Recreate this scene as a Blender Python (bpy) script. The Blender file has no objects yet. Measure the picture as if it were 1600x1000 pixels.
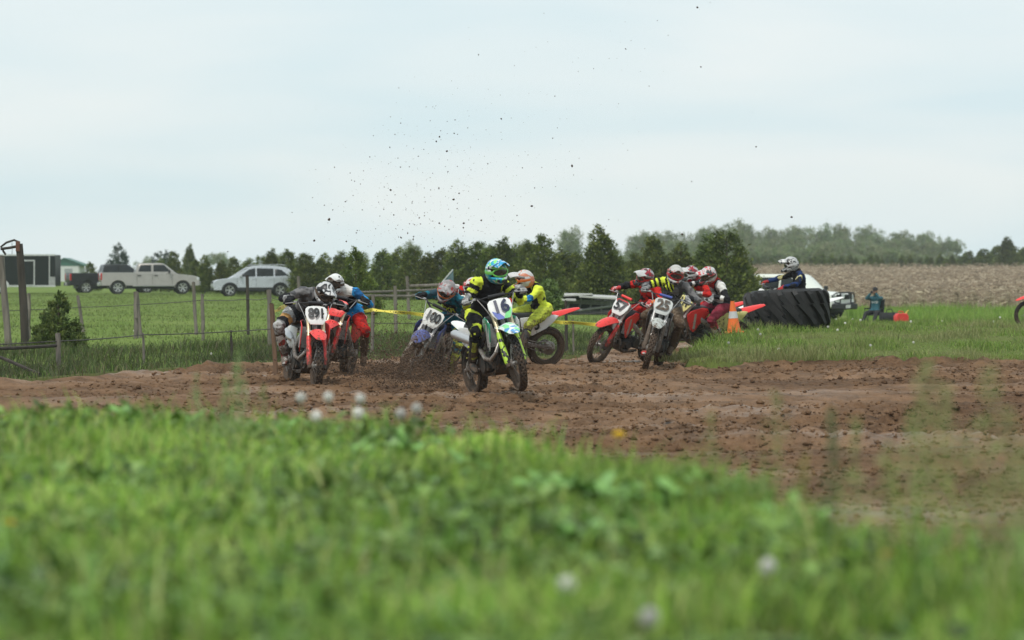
import bpy, bmesh, math, random
import numpy as np
from mathutils import Vector, Matrix, Euler, noise as mnoise
from mathutils.bvhtree import BVHTree

# ------------------------------------------------------------------ camera, sky, sun, exposure
sc = bpy.context.scene
F = 4444.4; HY = 422.0; EYE = 1.5          # focal length in photo pixels, horizon row, eye height
cam_d = bpy.data.cameras.new('camera'); cam = bpy.data.objects.new('camera', cam_d)
sc.collection.objects.link(cam); sc.camera = cam
cam.location = (0, 0, EYE); cam.rotation_euler = (math.radians(90), 0, 0)
cam_d.sensor_width = 36; cam_d.lens = 100; cam_d.shift_y = (HY - 500) / 1600
cam_d.clip_start = 0.1; cam_d.clip_end = 6000
cam_d.dof.use_dof = True; cam_d.dof.focus_distance = 39; cam_d.dof.aperture_fstop = 3.1
sc.render.resolution_x, sc.render.resolution_y = 1024, 640

SUN_EL, SUN_AZ = 58, 205                    # overcast: a broad soft sun, high and behind the camera's left shoulder
wd = bpy.data.worlds.new('World'); sc.world = wd; wd.use_nodes = True
nt = wd.node_tree; nt.nodes.clear()
wo = nt.nodes.new('ShaderNodeOutputWorld'); bg = nt.nodes.new('ShaderNodeBackground')
sky = nt.nodes.new('ShaderNodeTexSky'); sky.sky_type = 'NISHITA'; sky.sun_disc = False
sky.sun_elevation = math.radians(SUN_EL); sky.sun_rotation = math.radians(SUN_AZ)
sky.air_density = 1.0; sky.dust_density = 3.0
tc = nt.nodes.new('ShaderNodeTexCoord'); mp = nt.nodes.new('ShaderNodeMapping')
mp.inputs['Scale'].default_value = (2.2, 2.2, 11.0)
nz = nt.nodes.new('ShaderNodeTexNoise'); nz.inputs['Scale'].default_value = 2.3; nz.inputs['Detail'].default_value = 4
nz.inputs['Roughness'].default_value = 0.42; nz.inputs['Distortion'].default_value = 0.3
rp = nt.nodes.new('ShaderNodeValToRGB')
rp.color_ramp.elements[0].position = 0.36; rp.color_ramp.elements[0].color = (4.6, 5.5, 5.8, 1)
rp.color_ramp.elements[1].position = 0.66; rp.color_ramp.elements[1].color = (5.65, 6.0, 6.0, 1)
mx = nt.nodes.new('ShaderNodeMix'); mx.data_type = 'RGBA'; mx.inputs['Factor'].default_value = 0.93
nt.links.new(tc.outputs['Generated'], mp.inputs['Vector']); nt.links.new(mp.outputs['Vector'], nz.inputs['Vector'])
nt.links.new(nz.outputs['Fac'], rp.inputs['Fac']); nt.links.new(sky.outputs['Color'], mx.inputs[6])
nt.links.new(rp.outputs['Color'], mx.inputs[7]); nt.links.new(mx.outputs[2], bg.inputs['Color'])
bg.inputs['Strength'].default_value = 0.1; nt.links.new(bg.outputs['Background'], wo.inputs['Surface'])

sun_d = bpy.data.lights.new('sun', 'SUN'); sun_d.energy = 1.5; sun_d.angle = math.radians(10)
sun_d.color = (1.0, 0.965, 0.91)
sun = bpy.data.objects.new('sun', sun_d); sc.collection.objects.link(sun)
_e, _a = math.radians(SUN_EL), math.radians(SUN_AZ)
_dir = Vector((math.sin(_a) * math.cos(_e), math.cos(_a) * math.cos(_e), math.sin(_e)))
sun.rotation_euler = _dir.to_track_quat('Z', 'Y').to_euler()
sun.location = (0, 0, 60)
sc.view_settings.view_transform = 'Standard'; sc.view_settings.look = 'None'
sc.view_settings.exposure = 0.66; sc.view_settings.gamma = 1.0; sc.view_settings.use_curve_mapping = False
sc.cycles.use_denoising = True
try: sc.cycles.denoiser = 'OPENIMAGEDENOISE'
except Exception: pass
HAZE = 0.00026
sc.cycles.max_bounces = 6; sc.cycles.transparent_max_bounces = 8; sc.cycles.volume_bounces = 2
sc.cycles.caustics_reflective = False; sc.cycles.caustics_refractive = False

# ------------------------------------------------------------------ helpers
random.seed(7); RNG = np.random.default_rng(11)
COL = sc.collection
R = math.radians
V = Vector

def P(px, py, d):
    """the point at depth d seen at photo pixel (px, py)"""
    return V(((px - 800) / F * d, d, EYE - (py - HY) / F * d))

def XW(px, d): return (px - 800) / F * d

def sstep(a, b, x):
    t = np.clip((x - a) / (b - a), 0, 1); return t * t * (3 - 2 * t)

def _h(ix, iy, iz, s):
    n = (ix * 374761393 + iy * 668265263 + iz * 2147483647 + s * 1274126177) & 0xFFFFFFFF
    n = ((n ^ (n >> 13)) * 1274126177) & 0xFFFFFFFF
    n = ((n ^ (n >> 16)) * 2246822519) & 0xFFFFFFFF
    return ((n ^ (n >> 15)) & 0xFFFFFF) / float(0xFFFFFF)

def vn(x, y, z=0.0, s=0):
    x = np.asarray(x, float); y = np.asarray(y, float); z = np.zeros_like(x) + z
    ix, iy, iz = (np.floor(q).astype(np.int64) for q in (x, y, z))
    fx, fy, fz = x - ix, y - iy, z - iz
    fx, fy, fz = (q * q * (3 - 2 * q) for q in (fx, fy, fz))
    r = 0
    for a in (0, 1):
        for b in (0, 1):
            for c in (0, 1):
                r = r + _h(ix + a, iy + b, iz + c, s) * (fx if a else 1 - fx) * (fy if b else 1 - fy) * (fz if c else 1 - fz)
    return r * 2 - 1

def fbm(x, y, z=0.0, o=4, s=0, g=0.5):
    r = 0; a = 1.0; k = 1.0
    for i in range(o):
        r = r + a * vn(np.asarray(x) * k, np.asarray(y) * k, np.asarray(z) * k, s + i * 17); a *= g; k *= 2.03
    return r

def link(o, parent=None):
    COL.objects.link(o)
    if parent is not None: o.parent = parent
    return o

def tag(o, label=None, cat=None, group=None, kind=None):
    if label: o['label'] = label
    if cat: o['category'] = cat
    if group: o['group'] = group
    if kind: o['kind'] = kind
    return o

def empty(name, mat=None, parent=None, size=0.2):
    o = bpy.data.objects.new(name, None); o.empty_display_size = size
    link(o, parent)
    if mat is not None:
        if isinstance(mat, Matrix): o.matrix_world = mat
        else: o.location = mat
    return o

def npmesh(name, verts, tris=None, quads=None, col=None, smooth=False, mats=()):
    """mesh from numpy arrays (triangles and/or quads), optional per-vertex colour"""
    me = bpy.data.meshes.new(name)
    verts = np.ascontiguousarray(verts, dtype=np.float32)
    loops = []; starts = []; n = 0
    if tris is not None and len(tris):
        loops.append(np.asarray(tris).ravel()); starts.append(np.arange(len(tris)) * 3); n = len(tris) * 3
    if quads is not None and len(quads):
        loops.append(np.asarray(quads).ravel()); starts.append(n + np.arange(len(quads)) * 4)
    loops = np.concatenate(loops).astype(np.int32); starts = np.concatenate(starts).astype(np.int32)
    me.vertices.add(len(verts)); me.vertices.foreach_set('co', verts.ravel())
    me.loops.add(len(loops)); me.loops.foreach_set('vertex_index', loops)
    me.polygons.add(len(starts)); me.polygons.foreach_set('loop_start', starts)
    me.update(calc_edges=True); me.validate()
    if col is not None:
        a = me.color_attributes.new('Col', 'FLOAT_COLOR', 'POINT')
        c = np.ones((len(verts), 4), np.float32); c[:, :3] = col
        a.data.foreach_set('color', c.ravel())
    if smooth: me.polygons.foreach_set('use_smooth', np.ones(len(starts), bool))
    for m in mats: me.materials.append(m)
    return me

def mobj(name, me, parent=None):
    return link(bpy.data.objects.new(name, me), parent)

class MB:
    """collects shapes; make() turns them into one mesh"""
    def __init__(s): s.v = []; s.f = []; s.m = []
    def add(s, vs, fs, mi=0):
        b = len(s.v); s.v += [tuple(q) for q in vs]
        for f in fs: s.f.append(tuple(i + b for i in f)); s.m.append(mi)
        return s
    def loft(s, rings, mi=0, cap=(True, True), closed=True):
        n = len(rings[0]); vs = [p for r in rings for p in r]; fs = []
        for k in range(len(rings) - 1):
            for i in range(n if closed else n - 1):
                j = (i + 1) % n
                fs.append((k * n + i, k * n + j, (k + 1) * n + j, (k + 1) * n + i))
        if cap[0]: fs.append(tuple(range(n - 1, -1, -1)))
        if cap[1]: fs.append(tuple((len(rings) - 1) * n + i for i in range(n)))
        return s.add(vs, fs, mi)
    def tube(s, pts, rad, n=8, mi=0, cap=True, up=(0, 0, 1), sq=0):
        pts = [V(p) for p in pts]; rings = []; up = V(up)
        for k, p in enumerate(pts):
            a = pts[max(k - 1, 0)]; b = pts[min(k + 1, len(pts) - 1)]
            t = (b - a).normalized()
            sd = t.cross(up)
            if sd.length < 1e-3: sd = t.cross(V((0, 1, 0)))
            if sd.length < 1e-3: sd = t.cross(V((1, 0, 0)))
            sd.normalize(); u = sd.cross(t)
            r = rad[k] if isinstance(rad, (list, tuple)) else rad
            ra, rb = r if isinstance(r, (list, tuple)) else (r, r)
            ring = []
            for i in range(n):
                an = 2 * math.pi * (i + 0.5) / n; c, q = math.cos(an), math.sin(an)
                if sq:
                    e = 1 - sq * 0.7
                    c = math.copysign(abs(c) ** e, c); q = math.copysign(abs(q) ** e, q)
                ring.append(p + sd * (ra * c) + u * (rb * q))
            rings.append(ring)
        return s.loft(rings, mi, (cap, cap))
    def box(s, c, sz, M=None, mi=0, bev=0.12):
        hx, hy, hz = (q / 2 for q in sz); b = min(hx, hy, hz) * bev
        rings = []
        for z, i in ((-hz, b), (-hz + b, 0), (hz - b, 0), (hz, b)):
            x, y = hx - i, hy - i
            rings.append([V(q + (z,)) for q in ((x - b, -y), (x, -y + b), (x, y - b), (x - b, y), (-x + b, y), (-x, y - b), (-x, -y + b), (-x + b, -y))])
        if M is not None: rings = [[M @ p for p in r] for r in rings]
        c = V(c); rings = [[p + c for p in r] for r in rings]
        return s.loft(rings, mi)
    def lathe(s, prof, o=(0, 0, 0), ax=(0, 0, 1), n=16, mi=0, cap=(False, False), arc=None):
        o = V(o); ax = V(ax).normalized(); u = ax.orthogonal().normalized(); w = ax.cross(u)
        rings = []
        for r, h in prof:
            rings.append([o + ax * h + (u * math.cos(2 * math.pi * i / n) + w * math.sin(2 * math.pi * i / n)) * r for i in range(n)])
        return s.loft(rings, mi, cap)
    def ball(s, c, r, n=12, m=8, M=None, mi=0):
        if not isinstance(r, (list, tuple)): r = (r, r, r)
        rings = []
        for k in range(1, m):
            th = math.pi * k / m
            ring = [V((r[0] * math.sin(th) * math.cos(2 * math.pi * i / n), r[1] * math.sin(th) * math.sin(2 * math.pi * i / n), -r[2] * math.cos(th))) for i in range(n)]
            if M is not None: ring = [M @ p for p in ring]
            rings.append([p + V(c) for p in ring])
        return s.loft(rings, mi)
    def prism(s, poly, f, t, mi=0, bev=0.0, shrink=0.04):
        """poly: outline of (u, v); f(u, v, w) -> point; extruded to w = -t/2 .. t/2 with a small edge bevel"""
        cu = sum(p[0] for p in poly) / len(poly); cv = sum(p[1] for p in poly) / len(poly)
        k = 1 - shrink
        ins = [(cu + (u - cu) * k, cv + (v - cv) * k) for u, v in poly]
        rings = [[V(f(u, v, -t / 2)) for u, v in (ins if bev else poly)]]
        if bev:
            rings.append([V(f(u, v, -t / 2 + bev)) for u, v in poly]); rings.append([V(f(u, v, t / 2 - bev)) for u, v in poly])
        rings.append([V(f(u, v, t / 2)) for u, v in (ins if bev else poly)])
        return s.loft(rings, mi)
    def mesh(s, name='m', mats=(), smooth=40):
        me = bpy.data.meshes.new(name); me.from_pydata(s.v, [], s.f)
        for m in mats: me.materials.append(m)
        me.polygons.foreach_set('material_index', s.m)
        bm = bmesh.new(); bm.from_mesh(me); bmesh.ops.recalc_face_normals(bm, faces=bm.faces); bm.to_mesh(me); bm.free()
        if smooth:
            me.polygons.foreach_set('use_smooth', [True] * len(me.polygons)); me.set_sharp_from_angle(angle=R(smooth))
        me.update(); return me
    def make(s, name, mats, parent=None, smooth=40):
        if not isinstance(mats, (list, tuple)): mats = [mats]
        return mobj(name, s.mesh(name, mats, smooth), parent)

def text_mb(mb, txt, size, f, bold=0.03, depth=0.0, mi=0, sx=1.0, spacing=0.95):
    """flat lettering: f(u, v) -> point, u to the right, v up, centred on 0"""
    c = bpy.data.curves.new('lettering', 'FONT'); c.body = txt; c.size = size; c.align_x = 'CENTER'; c.align_y = 'CENTER'
    c.offset = bold * size; c.space_character = spacing; c.resolution_u = 3
    o = bpy.data.objects.new('lettering', c); COL.objects.link(o)
    dg = bpy.context.evaluated_depsgraph_get(); me = bpy.data.meshes.new_from_object(o.evaluated_get(dg))
    vs = [V(f(q.co.x * sx, q.co.y)) for q in me.vertices]; fs = [tuple(p.vertices) for p in me.polygons]
    bpy.data.objects.remove(o); bpy.data.curves.remove(c); bpy.data.meshes.remove(me)
    return mb.add(vs, fs, mi)

# ------------------------------------------------------------------ materials
MATS = {}
def srgb(r, g, b): return tuple((q / 255 / 12.92 if q <= 10 else ((q / 255 + 0.055) / 1.055) ** 2.4) for q in (r, g, b))

def nodes(name):
    m = bpy.data.materials.new(name); m.use_nodes = True; t = m.node_tree
    return m, t, t.nodes['Principled BSDF'], t.nodes['Material Output']

def N(t, k, **kw):
    n = t.nodes.new(k)
    for a, b in kw.items():
        if a in n.inputs: n.inputs[a].default_value = b
        else: setattr(n, a, b)
    return n

def mixc(t, fac, a, b, bt='MIX'):
    m = t.nodes.new('ShaderNodeMix'); m.data_type = 'RGBA'; m.blend_type = bt
    for sock, q in ((m.inputs['Factor'], fac), (m.inputs[6], a), (m.inputs[7], b)):
        if hasattr(q, 'links') or hasattr(q, 'is_output'): t.links.new(q, sock)
        elif isinstance(q, (int, float)): sock.default_value = q
        else: sock.default_value = tuple(q)[:3] + (1,)
    return m.outputs[2]

def ramp(t, fac, stops):
    r = t.nodes.new('ShaderNodeValToRGB'); e = r.color_ramp.elements
    while len(e) < len(stops): e.new(0.5)
    for k, (p, c) in enumerate(stops):
        e[k].position = p; e[k].color = (c, c, c, 1) if isinstance(c, (int, float)) else tuple(c)[:3] + (1,)
    t.links.new(fac, r.inputs['Fac']); return r.outputs['Color']

def noise_tex(t, scale, detail=3, rough=0.5, coord='Object', sc3=None, dist=0.0):
    c = t.nodes.new('ShaderNodeTexCoord'); out = c.outputs[coord]
    if sc3:
        mpn = t.nodes.new('ShaderNodeMapping'); mpn.inputs['Scale'].default_value = sc3
        t.links.new(out, mpn.inputs['Vector']); out = mpn.outputs['Vector']
    n = N(t, 'ShaderNodeTexNoise', Scale=scale, Detail=detail, Roughness=rough, Distortion=dist)
    t.links.new(out, n.inputs['Vector']); return n.outputs['Fac']

def bump(t, bs, h, strength=0.3, dist=0.01):
    b = t.nodes.new('ShaderNodeBump'); b.inputs['Strength'].default_value = strength; b.inputs['Distance'].default_value = dist
    t.links.new(h, b.inputs['Height']); t.links.new(b.outputs['Normal'], bs.inputs['Normal'])

def mat(name, c, c2=None, scale=6.0, rough=0.6, metal=0.0, bmp=0.0, bdist=0.01, spec=0.5, coat=0.0, sc3=None, detail=4):
    """plain surface with noise between two tones"""
    if name in MATS: return MATS[name]
    m, t, bs, _ = nodes(name)
    c2 = c2 or tuple(q * 0.75 for q in c)
    f = noise_tex(t, scale, detail, 0.6, sc3=sc3)
    k = ramp(t, f, [(0.35, 0.0), (0.65, 1.0)])
    t.links.new(mixc(t, k, c, c2), bs.inputs['Base Color'])
    rr = t.nodes.new('ShaderNodeMapRange'); rr.inputs['To Min'].default_value = max(rough - 0.1, 0.03); rr.inputs['To Max'].default_value = min(rough + 0.12, 1)
    t.links.new(f, rr.inputs['Value']); t.links.new(rr.outputs['Result'], bs.inputs['Roughness'])
    bs.inputs['Metallic'].default_value = metal; bs.inputs['Specular IOR Level'].default_value = spec
    if coat: bs.inputs['Coat Weight'].default_value = coat; bs.inputs['Coat Roughness'].default_value = 0.12
    if bmp: bump(t, bs, f, bmp, bdist)
    MATS[name] = m; return m

MUD = (0.060, 0.038, 0.024); MUD2 = (0.125, 0.085, 0.058)
def mud(name, c, amount=0.3, zlow=0.75, rough=0.4, metal=0.0, c2=None, scale=9.0, thr=None, c3=None, sc3=None, spec=0.4):
    """coloured plastic / cloth / metal splashed with dried mud; c2, c3 add a blotchy printed graphic"""
    if name in MATS: return MATS[name]
    m, t, bs, _ = nodes(name)
    base = c
    if c2:
        g = noise_tex(t, scale, 1.5, 0.4, sc3=sc3, dist=0.6)
        k = ramp(t, g, [(thr or 0.5, 0.0), ((thr or 0.5) + 0.02, 1.0)])
        base = mixc(t, k, c, c2)
        if c3:
            g3 = noise_tex(t, scale * 1.3, 1.0, 0.4, sc3=(1.1, 0.8, 1.4), dist=0.9)
            base = mixc(t, ramp(t, g3, [(0.56, 0.0), (0.58, 1.0)]), base, c3)
    tcn = t.nodes.new('ShaderNodeTexCoord'); sp = t.nodes.new('ShaderNodeSeparateXYZ'); t.links.new(tcn.outputs['Object'], sp.inputs[0])
    low = t.nodes.new('ShaderNodeMapRange'); low.inputs['From Min'].default_value = zlow + 0.5; low.inputs['From Max'].default_value = zlow - 0.5
    low.inputs['To Min'].default_value = -0.25; low.inputs['To Max'].default_value = 0.3
    t.links.new(sp.outputs['Z'], low.inputs['Value'])
    nf = noise_tex(t, 17, 6, 0.68); nf2 = noise_tex(t, 60, 3, 0.6)
    ad = t.nodes.new('ShaderNodeMath'); ad.operation = 'ADD'; t.links.new(nf, ad.inputs[0]); t.links.new(low.outputs['Result'], ad.inputs[1])
    th = 0.755 - amount
    k = ramp(t, ad.outputs[0], [(max(th - 0.05, 0), 0.0), (min(th + 0.10, 1), 0.9)])
    mc = mixc(t, ramp(t, nf2, [(0.35, 0.0), (0.7, 1.0)]), MUD, MUD2)
    t.links.new(mixc(t, k, base, mc), bs.inputs['Base Color'])
    rr = t.nodes.new('ShaderNodeMix'); t.links.new(k, rr.inputs['Factor']); rr.inputs[2].default_value = rough; rr.inputs[3].default_value = 0.85
    t.links.new(rr.outputs[0], bs.inputs['Roughness'])
    if metal:
        mm = t.nodes.new('ShaderNodeMix'); t.links.new(k, mm.inputs['Factor']); mm.inputs[2].default_value = metal; mm.inputs[3].default_value = 0.0
        t.links.new(mm.outputs[0], bs.inputs['Metallic'])
    bs.inputs['Specular IOR Level'].default_value = spec
    bump(t, bs, nf, 0.35, 0.012)
    MATS[name] = m; return m

def leafmat(name, tint=(1, 1, 1), trans=0.35, rough=0.55):
    """foliage: colour from the mesh's own leaf tint, a little light passing through"""
    if name in MATS: return MATS[name]
    m, t, bs, out = nodes(name)
    a = t.nodes.new('ShaderNodeAttribute'); a.attribute_name = 'Col'
    oi = t.nodes.new('ShaderNodeObjectInfo')
    hs = t.nodes.new('ShaderNodeHueSaturation')
    mr = t.nodes.new('ShaderNodeMapRange'); mr.inputs['To Min'].default_value = 0.8; mr.inputs['To Max'].default_value = 1.2
    t.links.new(oi.outputs['Random'], mr.inputs['Value']); t.links.new(mr.outputs['Result'], hs.inputs['Value'])
    mh = t.nodes.new('ShaderNodeMapRange'); mh.inputs['To Min'].default_value = 0.485; mh.inputs['To Max'].default_value = 0.51
    t.links.new(oi.outputs['Random'], mh.inputs['Value']); t.links.new(mh.outputs['Result'], hs.inputs['Hue'])
    c = mixc(t, 1.0, a.outputs['Color'], tint, 'MULTIPLY'); t.links.new(c, hs.inputs['Color'])
    t.links.new(hs.outputs['Color'], bs.inputs['Base Color']); bs.inputs['Roughness'].default_value = rough
    bs.inputs['Specular IOR Level'].default_value = 0.3
    tr = t.nodes.new('ShaderNodeBsdfTranslucent'); t.links.new(hs.outputs['Color'], tr.inputs['Color'])
    mxs = t.nodes.new('ShaderNodeMixShader'); mxs.inputs[0].default_value = trans
    t.links.new(bs.outputs[0], mxs.inputs[1]); t.links.new(tr.outputs[0], mxs.inputs[2]); t.links.new(mxs.outputs[0], out.inputs['Surface'])
    MATS[name] = m; return m
# ------------------------------------------------------------------ the lie of the land
CREST = [(-40, 26), (-12, 15.5), (-2.12, 11.9), (-.88, 11.2), (-.23, 10.3), (.41, 9.1), (.68, 7.7), (.74, 6.6), (.9, 6.2), (1.12, 6.1), (3, 5.2), (8, 4), (40, 2)]
def crest(x): return np.interp(x, [p[0] for p in CREST], [p[1] for p in CREST])
FAR = [(-60, 16), (-20, 28), (-12, 34), (-6.9, 38.5), (-5.7, 42), (-4.5, 45), (-2.2, 48), (0.9, 49.5), (1.6, 52), (2.2, 56), (4, 60), (10, 62), (30, 64), (60, 66)]
def fary(x): return np.interp(x, [p[0] for p in FAR], [p[1] for p in FAR])
BANK = [(2.45, 44.3), (3.1, 47.0), (3.55, 49.3), (3.98, 52.2), (4.3, 53.6), (9, 55.2), (30, 58), (70, 60), (70, 44), (30, 44.6), (12, 45.0), (8, 45.6), (6.2, 45.2), (4.4, 45.9), (3.3, 44.6)]
def polysd(x, y, poly):
    """signed distance to a polygon, positive inside"""
    d = np.full(np.shape(x), 1e9); ins = np.zeros(np.shape(x), bool)
    for k in range(len(poly)):
        ax, ay = poly[k]; bx, by = poly[(k + 1) % len(poly)]
        t = np.clip(((x - ax) * (bx - ax) + (y - ay) * (by - ay)) / ((bx - ax) ** 2 + (by - ay) ** 2), 0, 1)
        d = np.minimum(d, np.hypot(x - ax - t * (bx - ax), y - ay - t * (by - ay)))
        c = (ay > y) != (by > y)
        with np.errstate(divide='ignore', invalid='ignore'):
            xi = ax + (y - ay) * (bx - ax) / (by - ay if by != ay else 1e-9)
        ins ^= c & (x < xi)
    return np.where(ins, d, -d)

def bsd(x, y): return polysd(x, y, BANK) + .30 * fbm(np.asarray(x) * .9, np.asarray(y) * .9, 0, 3, 88) * (1 - sstep(48, 52, np.asarray(y)))

def base_z(x, y):
    x = np.asarray(x, float); y = np.asarray(y, float)
    cr = crest(x)
    z = 0.85 * (1 - sstep(0, 2.6, y - cr)) + np.where(y < cr + 1, 0.025 * fbm(x * 1.3, y * 1.3, 0, 2, 5), 0)
    # ditch behind the track on the left, rough pasture behind
    rt = sstep(0.045, 0.075, x / np.maximum(y, 1))
    left = -0.16 * sstep(0, 3, y - fary(x) - 0.4) * (1 - sstep(6, 14, y - fary(x))) + 0.05 * sstep(60, 90, y) + 0.2 * sstep(200, 500, y)
    right = np.interp(y, [0, 55, 69, 100, 113, 118, 131, 200, 300, 500, 5000], [0, .02, .09, -.35, -.55, -.5, -.05, .62, 1.38, 1.5, 2.0])
    z = z + np.where(y > 30, left * (1 - rt) + right * rt, 0)
    far = 0.04 * fbm(x * 0.25, y * 0.25, 0, 3, 9) * sstep(48, 70, y)
    hill = 3.5 * np.exp(-((x - 62) / 55) ** 2) * sstep(450, 620, y) 
    return z + far + hill

def bank_z(x, y):
    sd = bsd(x, y)
    hb = 0.13 + 0.29 * sstep(45.8, 51.5, y) + 0.03 * fbm(x * .8, y * .8, 0, 3, 3)
    return sstep(-0.05, 0.22, sd) * hb, sd

def track_sd(x, y):
    """positive on bare dirt"""
    a = np.minimum(y - crest(x) - 0.25, fary(x) - y)
    return a

def ground_z(x, y):
    x = np.asarray(x, float); y = np.asarray(y, float)
    b, _ = bank_z(x, y)
    return base_z(x, y) + b

def gz(x, y): return float(ground_z(np.array([x]), np.array([y]))[0])
def on(px, d, dz=0.0):
    x = XW(px, d); return V((x, d, gz(x, d) + dz))

# ground sheet
xs = np.unique(np.concatenate([np.arange(-16, 16.01, .2), np.arange(-60, 60.1, 2.5), np.arange(-600, 601, 30.)]))
ys = np.unique(np.concatenate([np.arange(-30, 0, 2), np.arange(0, 62, .2), np.arange(62, 140, 1.5), np.arange(140, 700, 12.), np.arange(700, 801, 50.)]))
GX, GY = np.meshgrid(xs, ys); gx, gy = GX.ravel(), GY.ravel()
b, sdb = bank_z(gx, gy); tsd = track_sd(gx, gy)
gzv = base_z(gx, gy) + b - 0.30 * sstep(0.1, 0.5, tsd) * (1 - sstep(-0.06, 0.10, sdb))
gzv = gzv + 0.012 * fbm(gx * 3, gy * 3, 0, 2, 2)
nx, ny = len(xs), len(ys); ii = np.arange((nx - 1) * (ny - 1)); r_, c_ = ii // (nx - 1), ii % (nx - 1); a0 = r_ * nx + c_
gq = np.stack([a0, a0 + 1, a0 + nx + 1, a0 + nx], 1)
m, t, bs, _ = nodes('pasture soil and grass')
n1 = noise_tex(t, 0.35, 5, 0.6); n2 = noise_tex(t, 9, 4, 0.65)
gc = mixc(t, ramp(t, n1, [(0.4, 0.0), (0.62, 1.0)]), (0.115, 0.18, 0.03), (0.16, 0.215, 0.05))
gc = mixc(t, ramp(t, n2, [(0.45, 0.0), (0.75, 0.7)]), gc, (0.07, 0.085, 0.03))
at_ = t.nodes.new('ShaderNodeAttribute'); at_.attribute_name = 'Col'; sp_ = t.nodes.new('ShaderNodeSeparateColor'); t.links.new(at_.outputs['Color'], sp_.inputs[0])
gc = mixc(t, sp_.outputs[0], gc, mixc(t, n2, (0.055, 0.042, 0.024), (0.075, 0.062, 0.030)))          # bare thatch and soil under the long grass
t.links.new(gc, bs.inputs['Base Color']); bs.inputs['Roughness'].default_value = 0.95; bs.inputs['Specular IOR Level'].default_value = 0.1
bump(t, bs, n2, 0.6, 0.05)
g = mobj('ground', npmesh('ground', np.stack([gx, gy, gzv], 1), quads=gq, col=np.repeat(np.clip(.95 * (gy < 22) + .4 * (bsd(gx, gy) > -1.5) * (gy < 60) + .7 * ((gy - fary(gx) > -1) & (gy - fary(gx) < 9)), 0, .95)[:, None], 3, 1), smooth=True, mats=[m])); tag(g, kind='structure')

# churned dirt track: clods and ruts are real relief
def track_relief(x, y):
    rut = 0.0
    ry = y - (24.5 + 0.10 * (x + 3) ** 1.0)
    for off, w, dp in ((0, .45, .10), (2.1, .3, .06), (-2.6, .35, .08), (3.6, .3, .07), (4.9, .5, .08), (6.6, .35, .06), (8.4, .5, .08), (11.5, .6, .09), (13, .4, .08), (15.0, .5, .08), (18.5, .6, .08)):
        rut = rut - dp * np.exp(-((ry - off + .35 * vn(x * .35, y * .15, 0, 41)) / w) ** 2) + .5 * dp * np.exp(-((ry - off - 1.5 * w) / (w * .7)) ** 2)
    lump = np.abs(fbm(x * 4.6, y * 3.6, 0, 3, 21)) * 0.05 - 0.02
    loose = 0.35 + 0.65 * sstep(-0.25, 0.25, vn(x * .28, y * .3, 0, 77))        # packed lanes against loose tilth
    return rut + (lump + 0.035 * fbm(x * 8.5, y * 7, 0, 2, 31)) * loose + 0.03 * fbm(x * .5, y * .5, 0, 2, 8) - .055
tx = np.arange(-15.5, 17, .09); ty = np.concatenate([np.arange(8.5, 30, .085), np.arange(30, 64, .10)])
TX, TY = np.meshgrid(tx, ty); fx, fy = TX.ravel(), TY.ravel()
edge = 0.5 * fbm(fx * 1.7, fy * 1.2, 0, 3, 55)
ts = track_sd(fx, fy) + edge * 0.5
_, sdb = bank_z(fx, fy); sdb = sdb + 0.25 * fbm(fx * 1.6, fy * 1.6, 0, 3, 66)
tz = base_z(fx, fy) + track_relief(fx, fy) + 0.02
tz = tz + 0.10 * sstep(-0.32, 0.1, sdb) * (1 - sstep(46.5, 48, fy)) * sstep(3.2, 4.2, fx)   # the cut face under the turf
tz = tz + 0.05 * np.exp(-((ts - .9) / .6) ** 2) * sstep(30, 36, fy) * (1 - sstep(-5, 1, fx))  # ridge thrown up along the far edge
tz = tz - 0.5 * (1 - sstep(-0.35, 0.12, ts)) - 0.5 * sstep(0.02, 0.25, sdb)
nx, ny = len(tx), len(ty); ii = np.arange((nx - 1) * (ny - 1)); r_, c_ = ii // (nx - 1), ii % (nx - 1); a0 = r_ * nx + c_
tq = np.stack([a0, a0 + 1, a0 + nx + 1, a0 + nx], 1)
keep = ((ts > -0.45) & (sdb < 0.45)).reshape(-1)[tq].any(1)
tq = tq[keep]
m, t, bs, _ = nodes('churned dirt')
n1 = noise_tex(t, 0.45, 4, 0.55, sc3=(0.55, 1, 1), dist=.4); n2 = noise_tex(t, 14, 6, 0.7); n3 = noise_tex(t, 2.2, 4, 0.6)
dc = mixc(t, ramp(t, n1, [(0.38, 0.0), (0.6, 1.0)]), (0.088, 0.043, 0.019), (0.250, 0.140, 0.070))
dc = mixc(t, ramp(t, n3, [(0.42, 0.0), (0.68, 0.75)]), dc, (0.045, 0.025, 0.013))
dc = mixc(t, ramp(t, n2, [(0.40, 0.0), (0.72, 0.55)]), dc, (0.28, 0.168, 0.094))
t.links.new(dc, bs.inputs['Base Color'])
t.links.new(ramp(t, n1, [(0.47, 0.92), (0.64, 0.36)]), bs.inputs['Roughness']); bs.inputs['Specular IOR Level'].default_value = 0.25
bump(t, bs, n2, 1.0, 0.05)
DIRT = m
tr = mobj('dirt_track', npmesh('dirt_track', np.stack([fx, fy, tz], 1), quads=tq, smooth=True, mats=[m])); tag(tr, kind='structure')
def tzat(x, y):
    """height of the track at a point, ruts and lumps smoothed out"""
    q = np.array([-.2, 0, .2]); a, b2 = np.meshgrid(x + q, y + q)
    return float(np.mean(base_z(a, b2) + track_relief(a, b2))) + .02

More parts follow.
